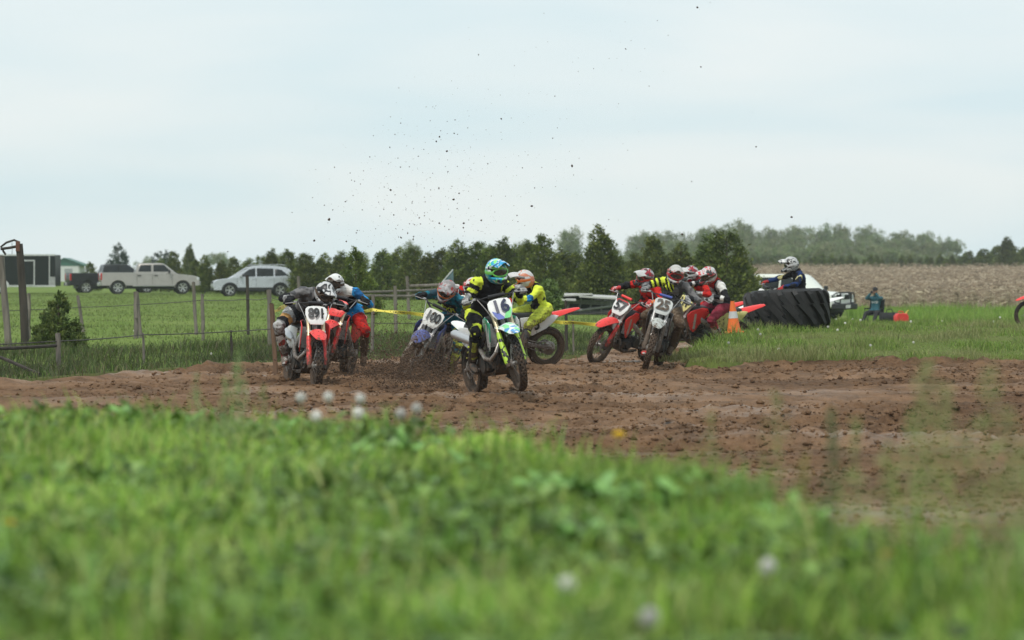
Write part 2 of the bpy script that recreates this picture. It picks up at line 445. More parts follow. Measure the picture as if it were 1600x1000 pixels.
# loose clods lying on the track
def rocks(n, rng, x, y, z, s, flat=.7):
    o = np.array([(1, 0, 0), (0, 1, 0), (-1, 0, 0), (0, -1, 0), (0, 0, 1), (0, 0, -1)], float)
    fc = np.array([(0, 1, 4), (1, 2, 4), (2, 3, 4), (3, 0, 4), (1, 0, 5), (2, 1, 5), (3, 2, 5), (0, 3, 5)])
    j = rng.uniform(.55, 1.25, (n, 6, 1)); vv = o[None] * j + rng.normal(0, .16, (n, 6, 3)); vv[:, :, 2] *= flat
    an = rng.uniform(0, 6.28, n); c, q = np.cos(an)[:, None], np.sin(an)[:, None]
    X = vv[:, :, 0] * c - vv[:, :, 1] * q; Y = vv[:, :, 0] * q + vv[:, :, 1] * c
    vv = np.stack([X, Y, vv[:, :, 2]], 2) * s[:, None, None] + np.stack([x, y, z], 1)[:, None]
    return vv.reshape(-1, 3), (fc[None] + (np.arange(n) * 6)[:, None, None]).reshape(-1, 3)
n = 120000
cy = RNG.uniform(14, 52, n); cx = RNG.uniform(-1, 1, n) * (.22 * cy + 1.5)
k = (track_sd(cx, cy) > .15) & (bsd(cx, cy) < -.02) & (vn(cx * .28, cy * .3, 0, 77) + .25 * vn(cx * 2, cy * 2, 0, 5) > RNG.uniform(-.75, .35, n))
cx, cy = cx[k], cy[k]; n = len(cx)
cs = np.clip(RNG.lognormal(-4.3, .58, n), .005, .055)
vv, tt = rocks(n, RNG, cx, cy, base_z(cx, cy) + track_relief(cx, cy) + .02 + cs * .15, cs)
cl = mobj('loose_dirt_clods', npmesh('loose_dirt_clods', vv, tris=tt, mats=[DIRT])); tag(cl, 'crumbled brown clods strewn over the dirt track', 'dirt', kind='stuff')

# ------------------------------------------------------------------ grass
def blades(x, y, z, h, w, lean, col, seg=2, rng=RNG, root_dark=0.75):  # root_dark: self-shadow at the blade roots put into the colour
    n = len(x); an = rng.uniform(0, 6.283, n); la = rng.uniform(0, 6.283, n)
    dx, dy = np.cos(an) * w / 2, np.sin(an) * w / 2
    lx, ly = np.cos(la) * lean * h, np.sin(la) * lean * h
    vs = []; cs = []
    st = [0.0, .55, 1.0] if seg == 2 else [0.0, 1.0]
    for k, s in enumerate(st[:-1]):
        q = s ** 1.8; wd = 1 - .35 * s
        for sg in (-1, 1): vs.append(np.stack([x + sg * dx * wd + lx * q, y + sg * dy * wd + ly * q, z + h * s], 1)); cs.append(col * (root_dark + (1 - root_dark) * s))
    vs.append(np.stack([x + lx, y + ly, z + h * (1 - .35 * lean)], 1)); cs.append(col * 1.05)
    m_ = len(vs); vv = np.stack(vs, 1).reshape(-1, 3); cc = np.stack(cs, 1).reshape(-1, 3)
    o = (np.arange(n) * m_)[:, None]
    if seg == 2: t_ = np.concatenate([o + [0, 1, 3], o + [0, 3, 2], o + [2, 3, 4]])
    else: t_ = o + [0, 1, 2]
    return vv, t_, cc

def broad(x, y, z, ln, w, tilt, col, rng=RNG):
    """broad leaves: a folded blade of six triangles that arches over"""
    n = len(x); an = rng.uniform(0, 6.283, n); fx_, fy_ = np.cos(an), np.sin(an); sx_, sy_ = -fy_, fx_
    pts = []
    for s, wf in ((0, .12), (.35, .9), (.7, .8)):
        hx = ln * s * np.cos(tilt) ; hz = ln * (s * np.sin(tilt) - .45 * s * s)
        for sg in (-1, 0, 1):
            pts.append(np.stack([x + fx_ * hx + sg * sx_ * w * wf / 2, y + fy_ * hx + sg * sy_ * w * wf / 2, z + hz + (abs(sg) * w * .18)], 1))
    hx = ln * np.cos(tilt); hz = ln * (np.sin(tilt) - .45)
    pts.append(np.stack([x + fx_ * hx, y + fy_ * hx, z + hz], 1))
    vv = np.stack(pts, 1).reshape(-1, 3); o = (np.arange(n) * 10)[:, None]
    fs = [(0, 1, 4), (0, 4, 3), (1, 2, 5), (1, 5, 4), (3, 4, 7), (3, 7, 6), (4, 5, 8), (4, 8, 7), (6, 7, 9), (7, 8, 9)]
    t_ = np.concatenate([o + list(f) for f in fs]); cc = np.repeat(col, 10, 0)
    return vv, t_, cc

def tones(n, pal, rng=RNG, jit=.18):
    pal = np.array(pal); c = pal[rng.integers(0, len(pal), n)]
    return c * (1 + rng.normal(0, jit, (n, 1))).clip(.4, 1.7)

GM = leafmat('grass blades', trans=.38); BM = leafmat('broad weed leaves', trans=.3, rough=.4)
PAL_NEAR = [(.27, .45, .055), (.21, .38, .045), (.36, .53, .085), (.11, .23, .035), (.42, .54, .14), (.23, .41, .09), (.46, .49, .18)]
def stuff(name, label, parts, m, cat='grass'):
    off = 0; V_, T_, C_ = [], [], []
    for v, t_, c in parts: V_.append(v); T_.append(t_ + off); C_.append(c); off += len(v)
    o = mobj(name, npmesh(name, np.concatenate(V_), tris=np.concatenate(T_), col=np.concatenate(C_), mats=[m]))
    return tag(o, label, cat, kind='stuff')
# near bank
n = 190000
y = RNG.uniform(3.4, 17, n) ; x = RNG.uniform(-1, 1, n) * (.24 * y + 1.0)
cr = crest(x); k = y < cr + .5 * RNG.random(n) + .15 * vn(x * 3, y * 3, 0, 4); x, y = x[k], y[k]; n = len(x)
h = RNG.uniform(.03, .10, n) * (1 + .8 * vn(x * 2.2, y * 2.2, 0, 12)); pc = tones(n, PAL_NEAR, jit=.28) * (1 + .38 * fbm(x * 1.6, y * 1.1, 0, 3, 91))[:, None]
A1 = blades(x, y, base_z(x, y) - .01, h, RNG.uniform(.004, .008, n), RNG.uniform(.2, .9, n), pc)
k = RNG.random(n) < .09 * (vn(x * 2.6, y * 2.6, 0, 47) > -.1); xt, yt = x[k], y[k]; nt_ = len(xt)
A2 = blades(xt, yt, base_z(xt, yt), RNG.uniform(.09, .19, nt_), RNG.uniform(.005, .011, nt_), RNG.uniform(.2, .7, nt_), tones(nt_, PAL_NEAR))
stuff('near_grass', 'soft bright green grass covering the near bank', [A1, A2], GM)
# clover and plantain among the grass, dock rosettes along the crest
n = 20000
y = RNG.uniform(3.6, 15, n); x = RNG.uniform(-1, 1, n) * (.24 * y + 1.0); k = (y < crest(x) + .2) & (vn(x * 1.4, y * 1.4, 0, 33) > -.2); x, y = x[k], y[k]; n = len(x)
B1 = broad(x, y, base_z(x, y) + RNG.uniform(.0, .06, n), RNG.uniform(.04, .11, n), RNG.uniform(.02, .055, n), RNG.uniform(.1, 1.2, n), tones(n, [(.12, .25, .05), (.17, .31, .07), (.20, .36, .09), (.09, .2, .05), (.22, .36, .11)], jit=.3))
stuff('near_clover', 'clover and plantain leaves mixed into the near bank grass', [B1], BM, 'weeds')

# turf on the bank inside the bend
def scatter(n, x0, x1, y0, y1, cond):
    x = RNG.uniform(x0, x1, n); y = RNG.uniform(y0, y1, n); k = cond(x, y); return x[k], y[k]
PAL_MID = [(.16, .26, .045), (.20, .31, .05), (.24, .33, .075), (.12, .20, .035), (.29, .33, .10)]
x, y = scatter(115000, 1.8, 16, 42.3, 58, lambda x, y: bsd(x, y) > -.28 * (y < 49)); n = len(x)
tuft = np.clip(vn(x * 1.3, y * 1.3, 0, 61) * 1.2, -.5, 1)
h = RNG.uniform(.04, .13, n) * (1 + 1.0 * tuft) + .12 * RNG.random(n) * (vn(x * 2.3, y * 2.3, 0, 64) > .35); rim = bsd(x, y) < .3; h = np.where(rim, h * 1.2, h)
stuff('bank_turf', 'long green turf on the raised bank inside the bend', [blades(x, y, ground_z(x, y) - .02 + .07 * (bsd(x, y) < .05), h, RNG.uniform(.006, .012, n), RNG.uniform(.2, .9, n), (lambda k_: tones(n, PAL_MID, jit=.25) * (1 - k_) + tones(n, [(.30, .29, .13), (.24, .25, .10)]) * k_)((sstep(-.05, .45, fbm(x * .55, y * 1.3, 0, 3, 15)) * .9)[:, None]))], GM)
# rough grass beyond
PAL_FAR = [(.14, .22, .04), (.17, .25, .05), (.20, .28, .06), (.11, .17, .03), (.24, .27, .09)]
x, y = scatter(85000, 3, 34, 55, 128, lambda x, y: (x > .045 * y) & (track_sd(x, y) < 0) & (bsd(x, y) < 0) & (vn(x * .25, y * .12, 0, 71) > -.75)); n = len(x)
berm = np.exp(-((y - 116) / 5) ** 2) * sstep(.138, .15, x / y)
h = RNG.uniform(.06, .16, n) * (1 + 3.2 * berm)
stuff('meadow_grass', 'rough meadow grass between the bend and the corn', [blades(x, y, ground_z(x, y) - .02, h, RNG.uniform(.012, .026, n), RNG.uniform(.2, .8, n), tones(n, PAL_FAR) * (1 + .5 * berm)[:, None], seg=1)], GM)
x, y = scatter(16000, 12, 31, 112, 124.5, lambda x, y: (x > .118 * y) & (fbm(x * .35, y * .2, 0, 2, 73) > -.55)); n = len(x)
stuff('tall_meadow_grass', 'taller bright grass along the foot of the corn', [blades(x, y, ground_z(x, y) - .02, RNG.uniform(.2, .55, n) * (1 + .4 * vn(x * .5, y * .5, 0, 74)), RNG.uniform(.018, .035, n), RNG.uniform(.1, .6, n), tones(n, [(.16, .27, .04), (.20, .31, .05), (.25, .34, .07)]), seg=1)], GM)
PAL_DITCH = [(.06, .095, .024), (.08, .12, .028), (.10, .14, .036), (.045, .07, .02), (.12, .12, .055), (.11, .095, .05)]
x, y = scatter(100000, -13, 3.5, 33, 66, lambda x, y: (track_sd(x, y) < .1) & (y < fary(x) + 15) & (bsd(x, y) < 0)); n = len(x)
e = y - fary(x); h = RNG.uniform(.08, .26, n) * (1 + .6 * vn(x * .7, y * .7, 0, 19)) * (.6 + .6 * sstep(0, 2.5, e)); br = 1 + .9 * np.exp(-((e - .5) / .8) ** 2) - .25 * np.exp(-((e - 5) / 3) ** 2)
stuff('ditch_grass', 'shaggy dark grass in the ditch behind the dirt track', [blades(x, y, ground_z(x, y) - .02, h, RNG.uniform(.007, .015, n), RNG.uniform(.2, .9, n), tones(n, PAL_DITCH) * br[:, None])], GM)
x, y = scatter(130000, -40, 9, 52, 175, lambda x, y: (np.abs(x) < .26 * y + 2) & (x < .06 * y) & (y > fary(x) + 8)); n = len(x)
h = RNG.uniform(.04, .12, n) * (1 + sstep(0, .6, vn(x * .3, y * .15, 0, 23)) * (y < 85))
stuff('pasture_grass', 'short pale pasture grass in front of the parked vehicles', [blades(x, y, ground_z(x, y) - .01, h, RNG.uniform(.016, .035, n), RNG.uniform(.2, .9, n), tones(n, [(.15, .23, .05), (.18, .26, .065), (.13, .19, .045), (.21, .25, .09)]), seg=1)], GM)
# ------------------------------------------------------------------ motocross bikes (x forward, y left, z up, origin under the rear axle)
RA = V((0, 0, .33)); FA = V((1.48, 0, .345)); HA = R(27)
AX = V((-math.sin(HA), 0, math.cos(HA))); FW = V((math.cos(HA), 0, math.sin(HA)))   # fork axis, plate normal
HEAD = V((1.14, 0, .95))
def leg_pt(s, y=0.0, f=0.0): return FA + AX * s + V((0, y, 0)) + FW * f
def sym(pts, s): return [V((p[0], p[1] * s, p[2])) for p in pts]

def g_tyre(c, Ro, w, ncen, kn):
    mb = MB(); Rc = Ro - kn; n = 48; k = 10; rings = []
    for i in range(n):
        a = 2 * math.pi * i / n; u = V((math.cos(a), 0, math.sin(a))); ring = []
        for j in range(k):
            b = 2 * math.pi * j / k; rr = Rc - w * .5 + math.cos(b) * w * .5
            ring.append(c + u * rr + V((0, math.sin(b) * w * .47, 0)))
        rings.append(ring)
    rings.append(rings[0]); mb.loft(rings, 0, (False, False))
    # knobs: alternating centre blocks and shoulder blocks
    for i in range(ncen):
        for row, (lat, wd, off) in enumerate(((-.23, .30, 0), (.23, .30, 0), (0, .34, .5), (-.50, .22, .25), (.50, .22, .25), (-.52, .2, .75), (.52, .2, .75))):
            a = 2 * math.pi * (i + off) / ncen; tilt = lat * 1.7
            u = V((math.cos(a), 0, math.sin(a))); tg = V((-math.sin(a), 0, math.cos(a))); sd = V((0, 1, 0))
            nrm = (u * math.cos(tilt) + sd * math.sin(tilt)).normalized(); la = nrm.cross(tg)
            p0 = c + u * (Rc - w * .5) + nrm * (w * .5 * (1 if abs(lat) < .4 else .97))
            ln = math.pi * Ro / ncen * .62
            q = [p0 + tg * (sx * ln * (1 - .18 * sz)) + la * (sy * w * wd * .5 * (1 - .15 * sz)) + nrm * (kn * (sz * 1.25 - .25)) for sz in (0, 1) for sx, sy in ((-1, -1), (1, -1), (1, 1), (-1, 1))]
            mb.add(q, [(0, 1, 5, 4), (1, 2, 6, 5), (2, 3, 7, 6), (3, 0, 4, 7), (4, 5, 6, 7)])
    return mb
def g_rim(c, r, w):
    mb = MB(); mb.lathe([(r, -w), (r + .012, -w * .9), (r + .004, -w * .3), (r - .012, 0), (r + .004, w * .3), (r + .012, w * .9), (r, w), (r - .006, w * .5), (r - .018, 0), (r - .006, -w * .5), (r, -w)], c, (0, 1, 0), 40); return mb
def g_spokes(c, r):
    mb = MB(); mb.lathe([(.0, -.085), (.03, -.08), (.055, -.06), (.055, -.05), (.025, -.04), (.025, .04), (.055, .05), (.055, .06), (.03, .08), (0, .085)], c, (0, 1, 0), 14)
    for i in range(32):
        a = 2 * math.pi * i / 32; b = a + (.5 if (i // 2) % 2 else -.5); s = 1 if i % 2 else -1
        mb.tube([c + V((math.cos(b) * .052, s * .05, math.sin(b) * .052)), c + V((math.cos(a) * (r - .008), 0, math.sin(a) * (r - .008)))], .0024, 4)
    return mb
def g_disc(c, r, y):
    mb = MB(); mb.lathe([(r * .62, -.002), (r, -.002), (r, .002), (r * .62, .002), (r * .62, -.002)], c + V((0, y, 0)), (0, 1, 0), 28)
    for i in range(6):
        a = i * math.pi / 3; mb.tube([c + V((math.cos(a) * .03, y, math.sin(a) * .03)), c + V((math.cos(a + .4) * r * .65, y, math.sin(a + .4) * r * .65))], .006, 4)
    return mb
def g_fork(s):
    mb = MB(); y = s * .098
    mb.tube([leg_pt(.40, y), leg_pt(.62, y), leg_pt(.64, y), leg_pt(.82, y), leg_pt(.835, y)], [.026, .027, .029, .028, .02], 12, 0)
    mb.tube([leg_pt(-.02, y), leg_pt(.42, y)], .0215, 12, 1)
    mb.box(leg_pt(0, y * 1.02), (.06, .05, .10), Matrix.Rotation(-HA, 3, 'Y'), 1, .4)
    if s > 0: mb.box(leg_pt(.10, y * .86, -.05), (.06, .06, .09), Matrix.Rotation(-HA, 3, 'Y'), 1, .4)
    return mb
def g_forkguard(s):
    mb = MB(); y = s * .098; rings = []
    for q, wd in ((.0, .028), (.03, .040), (.12, .040), (.30, .036), (.40, .034), (.43, .026)):
        ring = []
        for k in range(9):
            a = R(-115 + 230 * k / 8); ring.append(leg_pt(q, y + s * .002 + math.sin(a) * wd * .95, math.cos(a) * wd + .004))
        for k in range(8, -1, -1):
            a = R(-115 + 230 * k / 8); ring.append(leg_pt(q, y + s * .002 + math.sin(a) * (wd * .95 - .004), math.cos(a) * (wd - .004) + .004))
        rings.append(ring)
    return mb.loft(rings)
def g_clamps():
    mb = MB(); M = Matrix.Rotation(-HA, 3, 'Y')
    for s_, h in ((.50, .035), (.765, .03)):
        mb.box(leg_pt(s_, 0, -.015), (.07, .26, h), M, 0, .35)
    mb.tube([leg_pt(.45, 0, -.04), leg_pt(.79, 0, -.04)], .025, 10)
    return mb
def arch(st, t=.006, n=9, drop=.25):
    """arched (n-shaped) panel: stations (x, z, halfwidth, lip) along the bike"""
    mb = MB(); rings = []
    for x, z, w, lip in st:
        ring = []
        for sgn in (1, -1):
            rng_ = range(n) if sgn > 0 else range(n - 1, -1, -1)
            for k in rng_:
                u = -1 + 2 * k / (n - 1); zz = z - lip * abs(u) ** 2.6 - (0 if sgn > 0 else t)
                ring.append(V((x, u * (w - (0 if sgn > 0 else t * .7)), zz)))
        rings.append(ring)
    return mb.loft(rings)
def g_front_fender(): return arch([(1.06, .70, .05, .02), (1.11, .755, .07, .03), (1.18, .79, .09, .04), (1.30, .825, .104, .05), (1.43, .832, .108, .055), (1.56, .81, .102, .05), (1.68, .77, .086, .04), (1.77, .725, .060, .025), (1.805, .70, .028, .008)])
def g_rear_fender(): return arch([(.30, .885, .095, .10), (.16, .915, .105, .10), (.0, .945, .108, .085), (-.16, .975, .100, .065), (-.32, 1.005, .086, .045), (-.46, 1.025, .066, .03), (-.54, 1.03, .04, .015)])
PLATE = [(-.085, -.135), (.085, -.135), (.120, -.075), (.146, .02), (.142, .10), (.11, .13), (.04, .137), (-.04, .137), (-.11, .13), (-.142, .10), (-.146, .02), (-.120, -.075)]
def platef(u, v, w): return leg_pt(.70 + v, u, .095 + w - .9 * u * u)
def g_plate(): mb = MB(); return mb.prism(PLATE, platef, .014, 0, .004)
def g_barpad():
    mb = MB(); mb.tube([(1.075, -.10, 1.245), (1.075, .10, 1.245)], [(.028, .024)] * 2, 10); return mb
BAR = [(1.045, 0, 1.165), (1.045, .07, 1.165), (1.04, .11, 1.175), (1.02, .20, 1.235), (1.0, .235, 1.25), (.97, .30, 1.245), (.925, .405, 1.23)]
def g_bar():
    mb = MB(); mb.tube([V((p[0], -p[1], p[2])) for p in BAR[::-1][:-1]] + [V(p) for p in BAR], .0135, 8)
    mb.tube([(1.03, -.20, 1.235), (1.075, -.12, 1.245), (1.075, .12, 1.245), (1.03, .20, 1.235)], .008, 6)
    for s in (-1, 1): mb.box((1.045, s * .05, 1.135), (.04, .035, .07), None, 0, .3)
    return mb
GRIP = (V((.972, .297, 1.245)), V((.925, .405, 1.23)))
def g_grip(s):
    mb = MB(); a, b = sym(GRIP, s); mb.tube([a, a.lerp(b, .04), a.lerp(b, .12), a.lerp(b, 1)], [.026, .026, .0175, .0175], 10)
    mb.ball(b, .017, 8, 6); return mb
def g_lever(s):
    mb = MB(); mb.box((.995, s * .262, 1.25), (.045, .04, .03), None, 0, .3)
    mb.tube([(1.02, s * .262, 1.245), (1.035, s * .31, 1.238), (1.015, s * .40, 1.225)], [.006, .006, .005], 6)
    mb.tube([(1.01, s * .23, 1.25), (1.10, s * .17, 1.12), (1.16, s * .10, .95)], .0055, 5); return mb
def shroud_y(x, z): return .085 + .105 * float(sstep(.78, 1.12, x)) - .02 * float(sstep(.75, .55, z))
def g_shroud(s):
    mb = MB(); poly = [(1.235, .90), (1.225, .80), (1.13, .62), (1.05, .565), (.98, .60), (.90, .70), (.76, .80), (.70, .90), (.74, .975), (.88, 1.0), (1.05, .985), (1.17, .955)]
    return mb.prism(poly, lambda u, v, w: (u, s * (shroud_y(u, v) + w), v), .012, 0, .004, .03)
def g_radiator(s): mb = MB(); return mb.box((1.05, s * .115, .765), (.05, .12, .28), None, 0, .15)
def g_tank():
    mb = MB(); rings = []
    for x, z, w, h in ((.66, .92, .07, .05), (.74, .925, .095, .075), (.88, .925, .115, .09), (1.0, .915, .12, .09), (1.08, .90, .10, .08), (1.12, .885, .06, .05)):
        rings.append([V((x, w * math.copysign(abs(math.cos(a)) ** .6, math.cos(a)), z + h * math.copysign(abs(math.sin(a)) ** .7, math.sin(a)))) for a in (2 * math.pi * k / 14 for k in range(14))])
    mb.loft(rings); mb.lathe([(0, .03), (.035, .03), (.038, .0), (.038, -.02)], (.90, 0, 1.02), (0, 0, 1), 12); return mb
def g_seat():
    mb = MB(); rings = []
    for x, zt, zb, w in ((-.02, .955, .93, .06), (.04, .968, .90, .085), (.22, .962, .875, .10), (.42, .945, .86, .095), (.60, .945, .865, .08), (.76, .965, .90, .068), (.88, .998, .955, .06), (.93, 1.005, .985, .045)):
        ring = []
        for u, v in ((-1, 0), (-1, .55), (-.85, .9), (-.45, 1), (.45, 1), (.85, .9), (1, .55), (1, 0)): ring.append(V((x, u * w, zb + (zt - zb) * v)))
        rings.append(ring)
    return mb.loft(rings)
SIDEP = [(.56, .88), (.52, .70), (.44, .62), (.33, .60), (.10, .72), (-.05, .83), (-.13, .915), (-.05, .93), (.20, .905), (.40, .895)]
def sidef(s): return lambda u, v, w: (u, s * (.098 + .05 * float(sstep(.62, .1, u)) * float(sstep(.95, .7, v)) + w), v)
def g_sidepanel(s): mb = MB(); return mb.prism(SIDEP, sidef(s), .012, 0, .004, .03)
def g_frame():
    mb = MB()
    for s in (-1, 1):
        mb.tube(sym([(1.10, .03, .93), (1.0, .10, .86), (.80, .125, .74), (.60, .125, .62), (.54, .115, .48), (.56, .10, .35)], s), [(.022, .04)] * 6, 8, 0, sq=.5)
        mb.tube(sym([(1.03, .04, .52), (1.0, .075, .36), (.9, .085, .315), (.56, .10, .32)], s), .02, 8)
        mb.tube(sym([(.66, .07, .84), (.3, .07, .87), (-.02, .06, .92)], s), .012, 6)
        mb.tube(sym([(.55, .10, .56), (.25, .075, .76), (.02, .06, .90)], s), .011, 6)
    mb.tube([(1.14, 0, .84), (1.06, 0, .60), (1.03, 0, .50)], [(.028, .03)] * 3, 8); mb.tube([(1.16, 0, .80), (1.10, 0, .98)], .035, 10)
    return mb
def g_engine():
    mb = MB(); M = Matrix.Rotation(R(-12), 3, 'Y')
    mb.box((.79, 0, .44), (.36, .22, .22), Matrix.Rotation(R(8), 3, 'Y'), 0, .5)
    mb.tube([(.68, .07, .46), (.68, .15, .46)], [.095, .085], 16); mb.tube([(.74, -.07, .43), (.74, -.165, .43)], [.115, .10], 18)
    mb.tube([(.86, -.06, .40), (.86, -.15, .40)], [.06, .05], 12); mb.tube([(.86, .06, .42), (.86, .14, .42)], [.075, .065], 14)
    for k in range(5): mb.box(V((.885, 0, .56)) + M @ V((0, 0, k * .028)), (.17, .17, .016), M, 0, .2)
    mb.box((.905, 0, .61), (.13, .13, .20), M, 0, .3); mb.box((.925, 0, .745), (.16, .17, .10), M, 0, .5)
    mb.tube([(.80, 0, .72), (.70, 0, .76), (.58, 0, .78)], .03, 10)
    return mb
def g_skid():
    mb = MB(); mb.prism([(1.03, .42), (1.0, .33), (.93, .285), (.62, .285), (.60, .30), (.92, .302), (.985, .345), (1.012, .42)], lambda u, v, w: (u, w, v), .20); return mb
def g_header():
    mb = MB(); mb.tube([(.98, -.02, .68), (1.06, -.05, .66), (1.10, -.10, .56), (1.03, -.155, .47), (.90, -.175, .50), (.74, -.165, .60), (.60, -.135, .68), (.44, -.125, .72)], [.02, .022, .024, .026, .026, .024, .024, .024], 10); return mb
def g_silencer():
    mb = MB(); a, b = V((.44, -.125, .725)), V((-.22, -.145, .865)); mb.tube([a, a.lerp(b, .08), a.lerp(b, .2), a.lerp(b, .92), a.lerp(b, .99), a.lerp(b, 1.04)], [.025, .04, (.05, .058), (.05, .058), .04, .02], 12); return mb
def g_swing():
    mb = MB()
    for s in (-1, 1):
        mb.tube(sym([(.58, .09, .41), (.46, .105, .405), (.25, .11, .375), (.02, .11, .335), (-.04, .11, .325)], s), [(.022, .032), (.022, .042), (.02, .036), (.018, .028), (.014, .02)], 8, sq=.6)
        mb.tube([(0, s * .14, .33), (0, s * .085, .33)], .02, 8)
    mb.box((.43, 0, .405), (.06, .2, .06), None, 0, .3); return mb
def g_shock():
    mb = MB(); a, b = V((.50, 0, .42)), V((.60, 0, .80)); mb.tube([a, b], .022, 8)
    pts = [a.lerp(b, .2 + .6 * k / 60) + V((math.cos(k * .75) * .036, math.sin(k * .75) * .036, 0)) for k in range(61)]
    mb.tube(pts, .006, 5); return mb
def g_peg(s): mb = MB(); mb.box((.575, s * .185, .385), (.055, .12, .025), None, 0, .2); mb.tube([(.56, s * .11, .38), (.57, s * .15, .385)], .014, 6); return mb
def g_chain():
    mb = MB(); y = .098
    mb.tube([(.60, y, .505), (.25, y, .435), (.0, y, .43)], [(.008, .009)] * 3, 4); mb.tube([(.60, y, .42), (.25, y, .30), (.0, y, .225)], [(.008, .009)] * 3, 4)
    mb.lathe([(.0, -.004), (.105, -.004), (.112, 0), (.105, .004), (0, .004)], (0, y, .33), (0, 1, 0), 26); return mb

BIKE = {}; SAG = .06
def G(key, fn, *a):
    if key not in BIKE: BIKE[key] = fn(*a).mesh(key, [None, None])
    return BIKE[key]
def bpart(name, key, mats, parent, M=None, *, fn, args=()):
    o = bpy.data.objects.new(name, G(key, fn, *args)); link(o, parent)
    if not isinstance(mats, (list, tuple)): mats = [mats]
    for k, m_ in enumerate(mats):
        if k < len(o.material_slots): o.material_slots[k].link = 'OBJECT'; o.material_slots[k].material = m_
    if M is not None: o.matrix_local = M
    return o

RUBBER = mud('knobbly tyre rubber', (.018, .017, .016), .24, .42, .8)
RUBBERM = mud('muddy tyre rubber', (.018, .017, .016), .40, .45, .8)
STEEL = mud('spoke steel', (.45, .44, .42), .25, .4, .35, .8)
RIMK = mud('black rim', (.02, .02, .022), .25, .4, .4, .3)
ENG = mud('engine alloy', (.05, .05, .048), .18, .45, .45, .5)
ALU = mud('frame alloy', (.42, .41, .40), .22, .6, .4, .6)
SEATM = mud('seat vinyl', (.02, .02, .022), .08, .6, .6)
BLACKP = mud('black plastic', (.018, .018, .02), .15, .6, .5)
GOLDF = mud('champagne fork tubes', (.62, .52, .34), .14, .5, .3, .55)
TITAN = mud('exhaust steel', (.36, .33, .30), .2, .5, .35, .7)
ALUSIL = mud('silencer alloy', (.55, .55, .56), .12, .6, .35, .7)

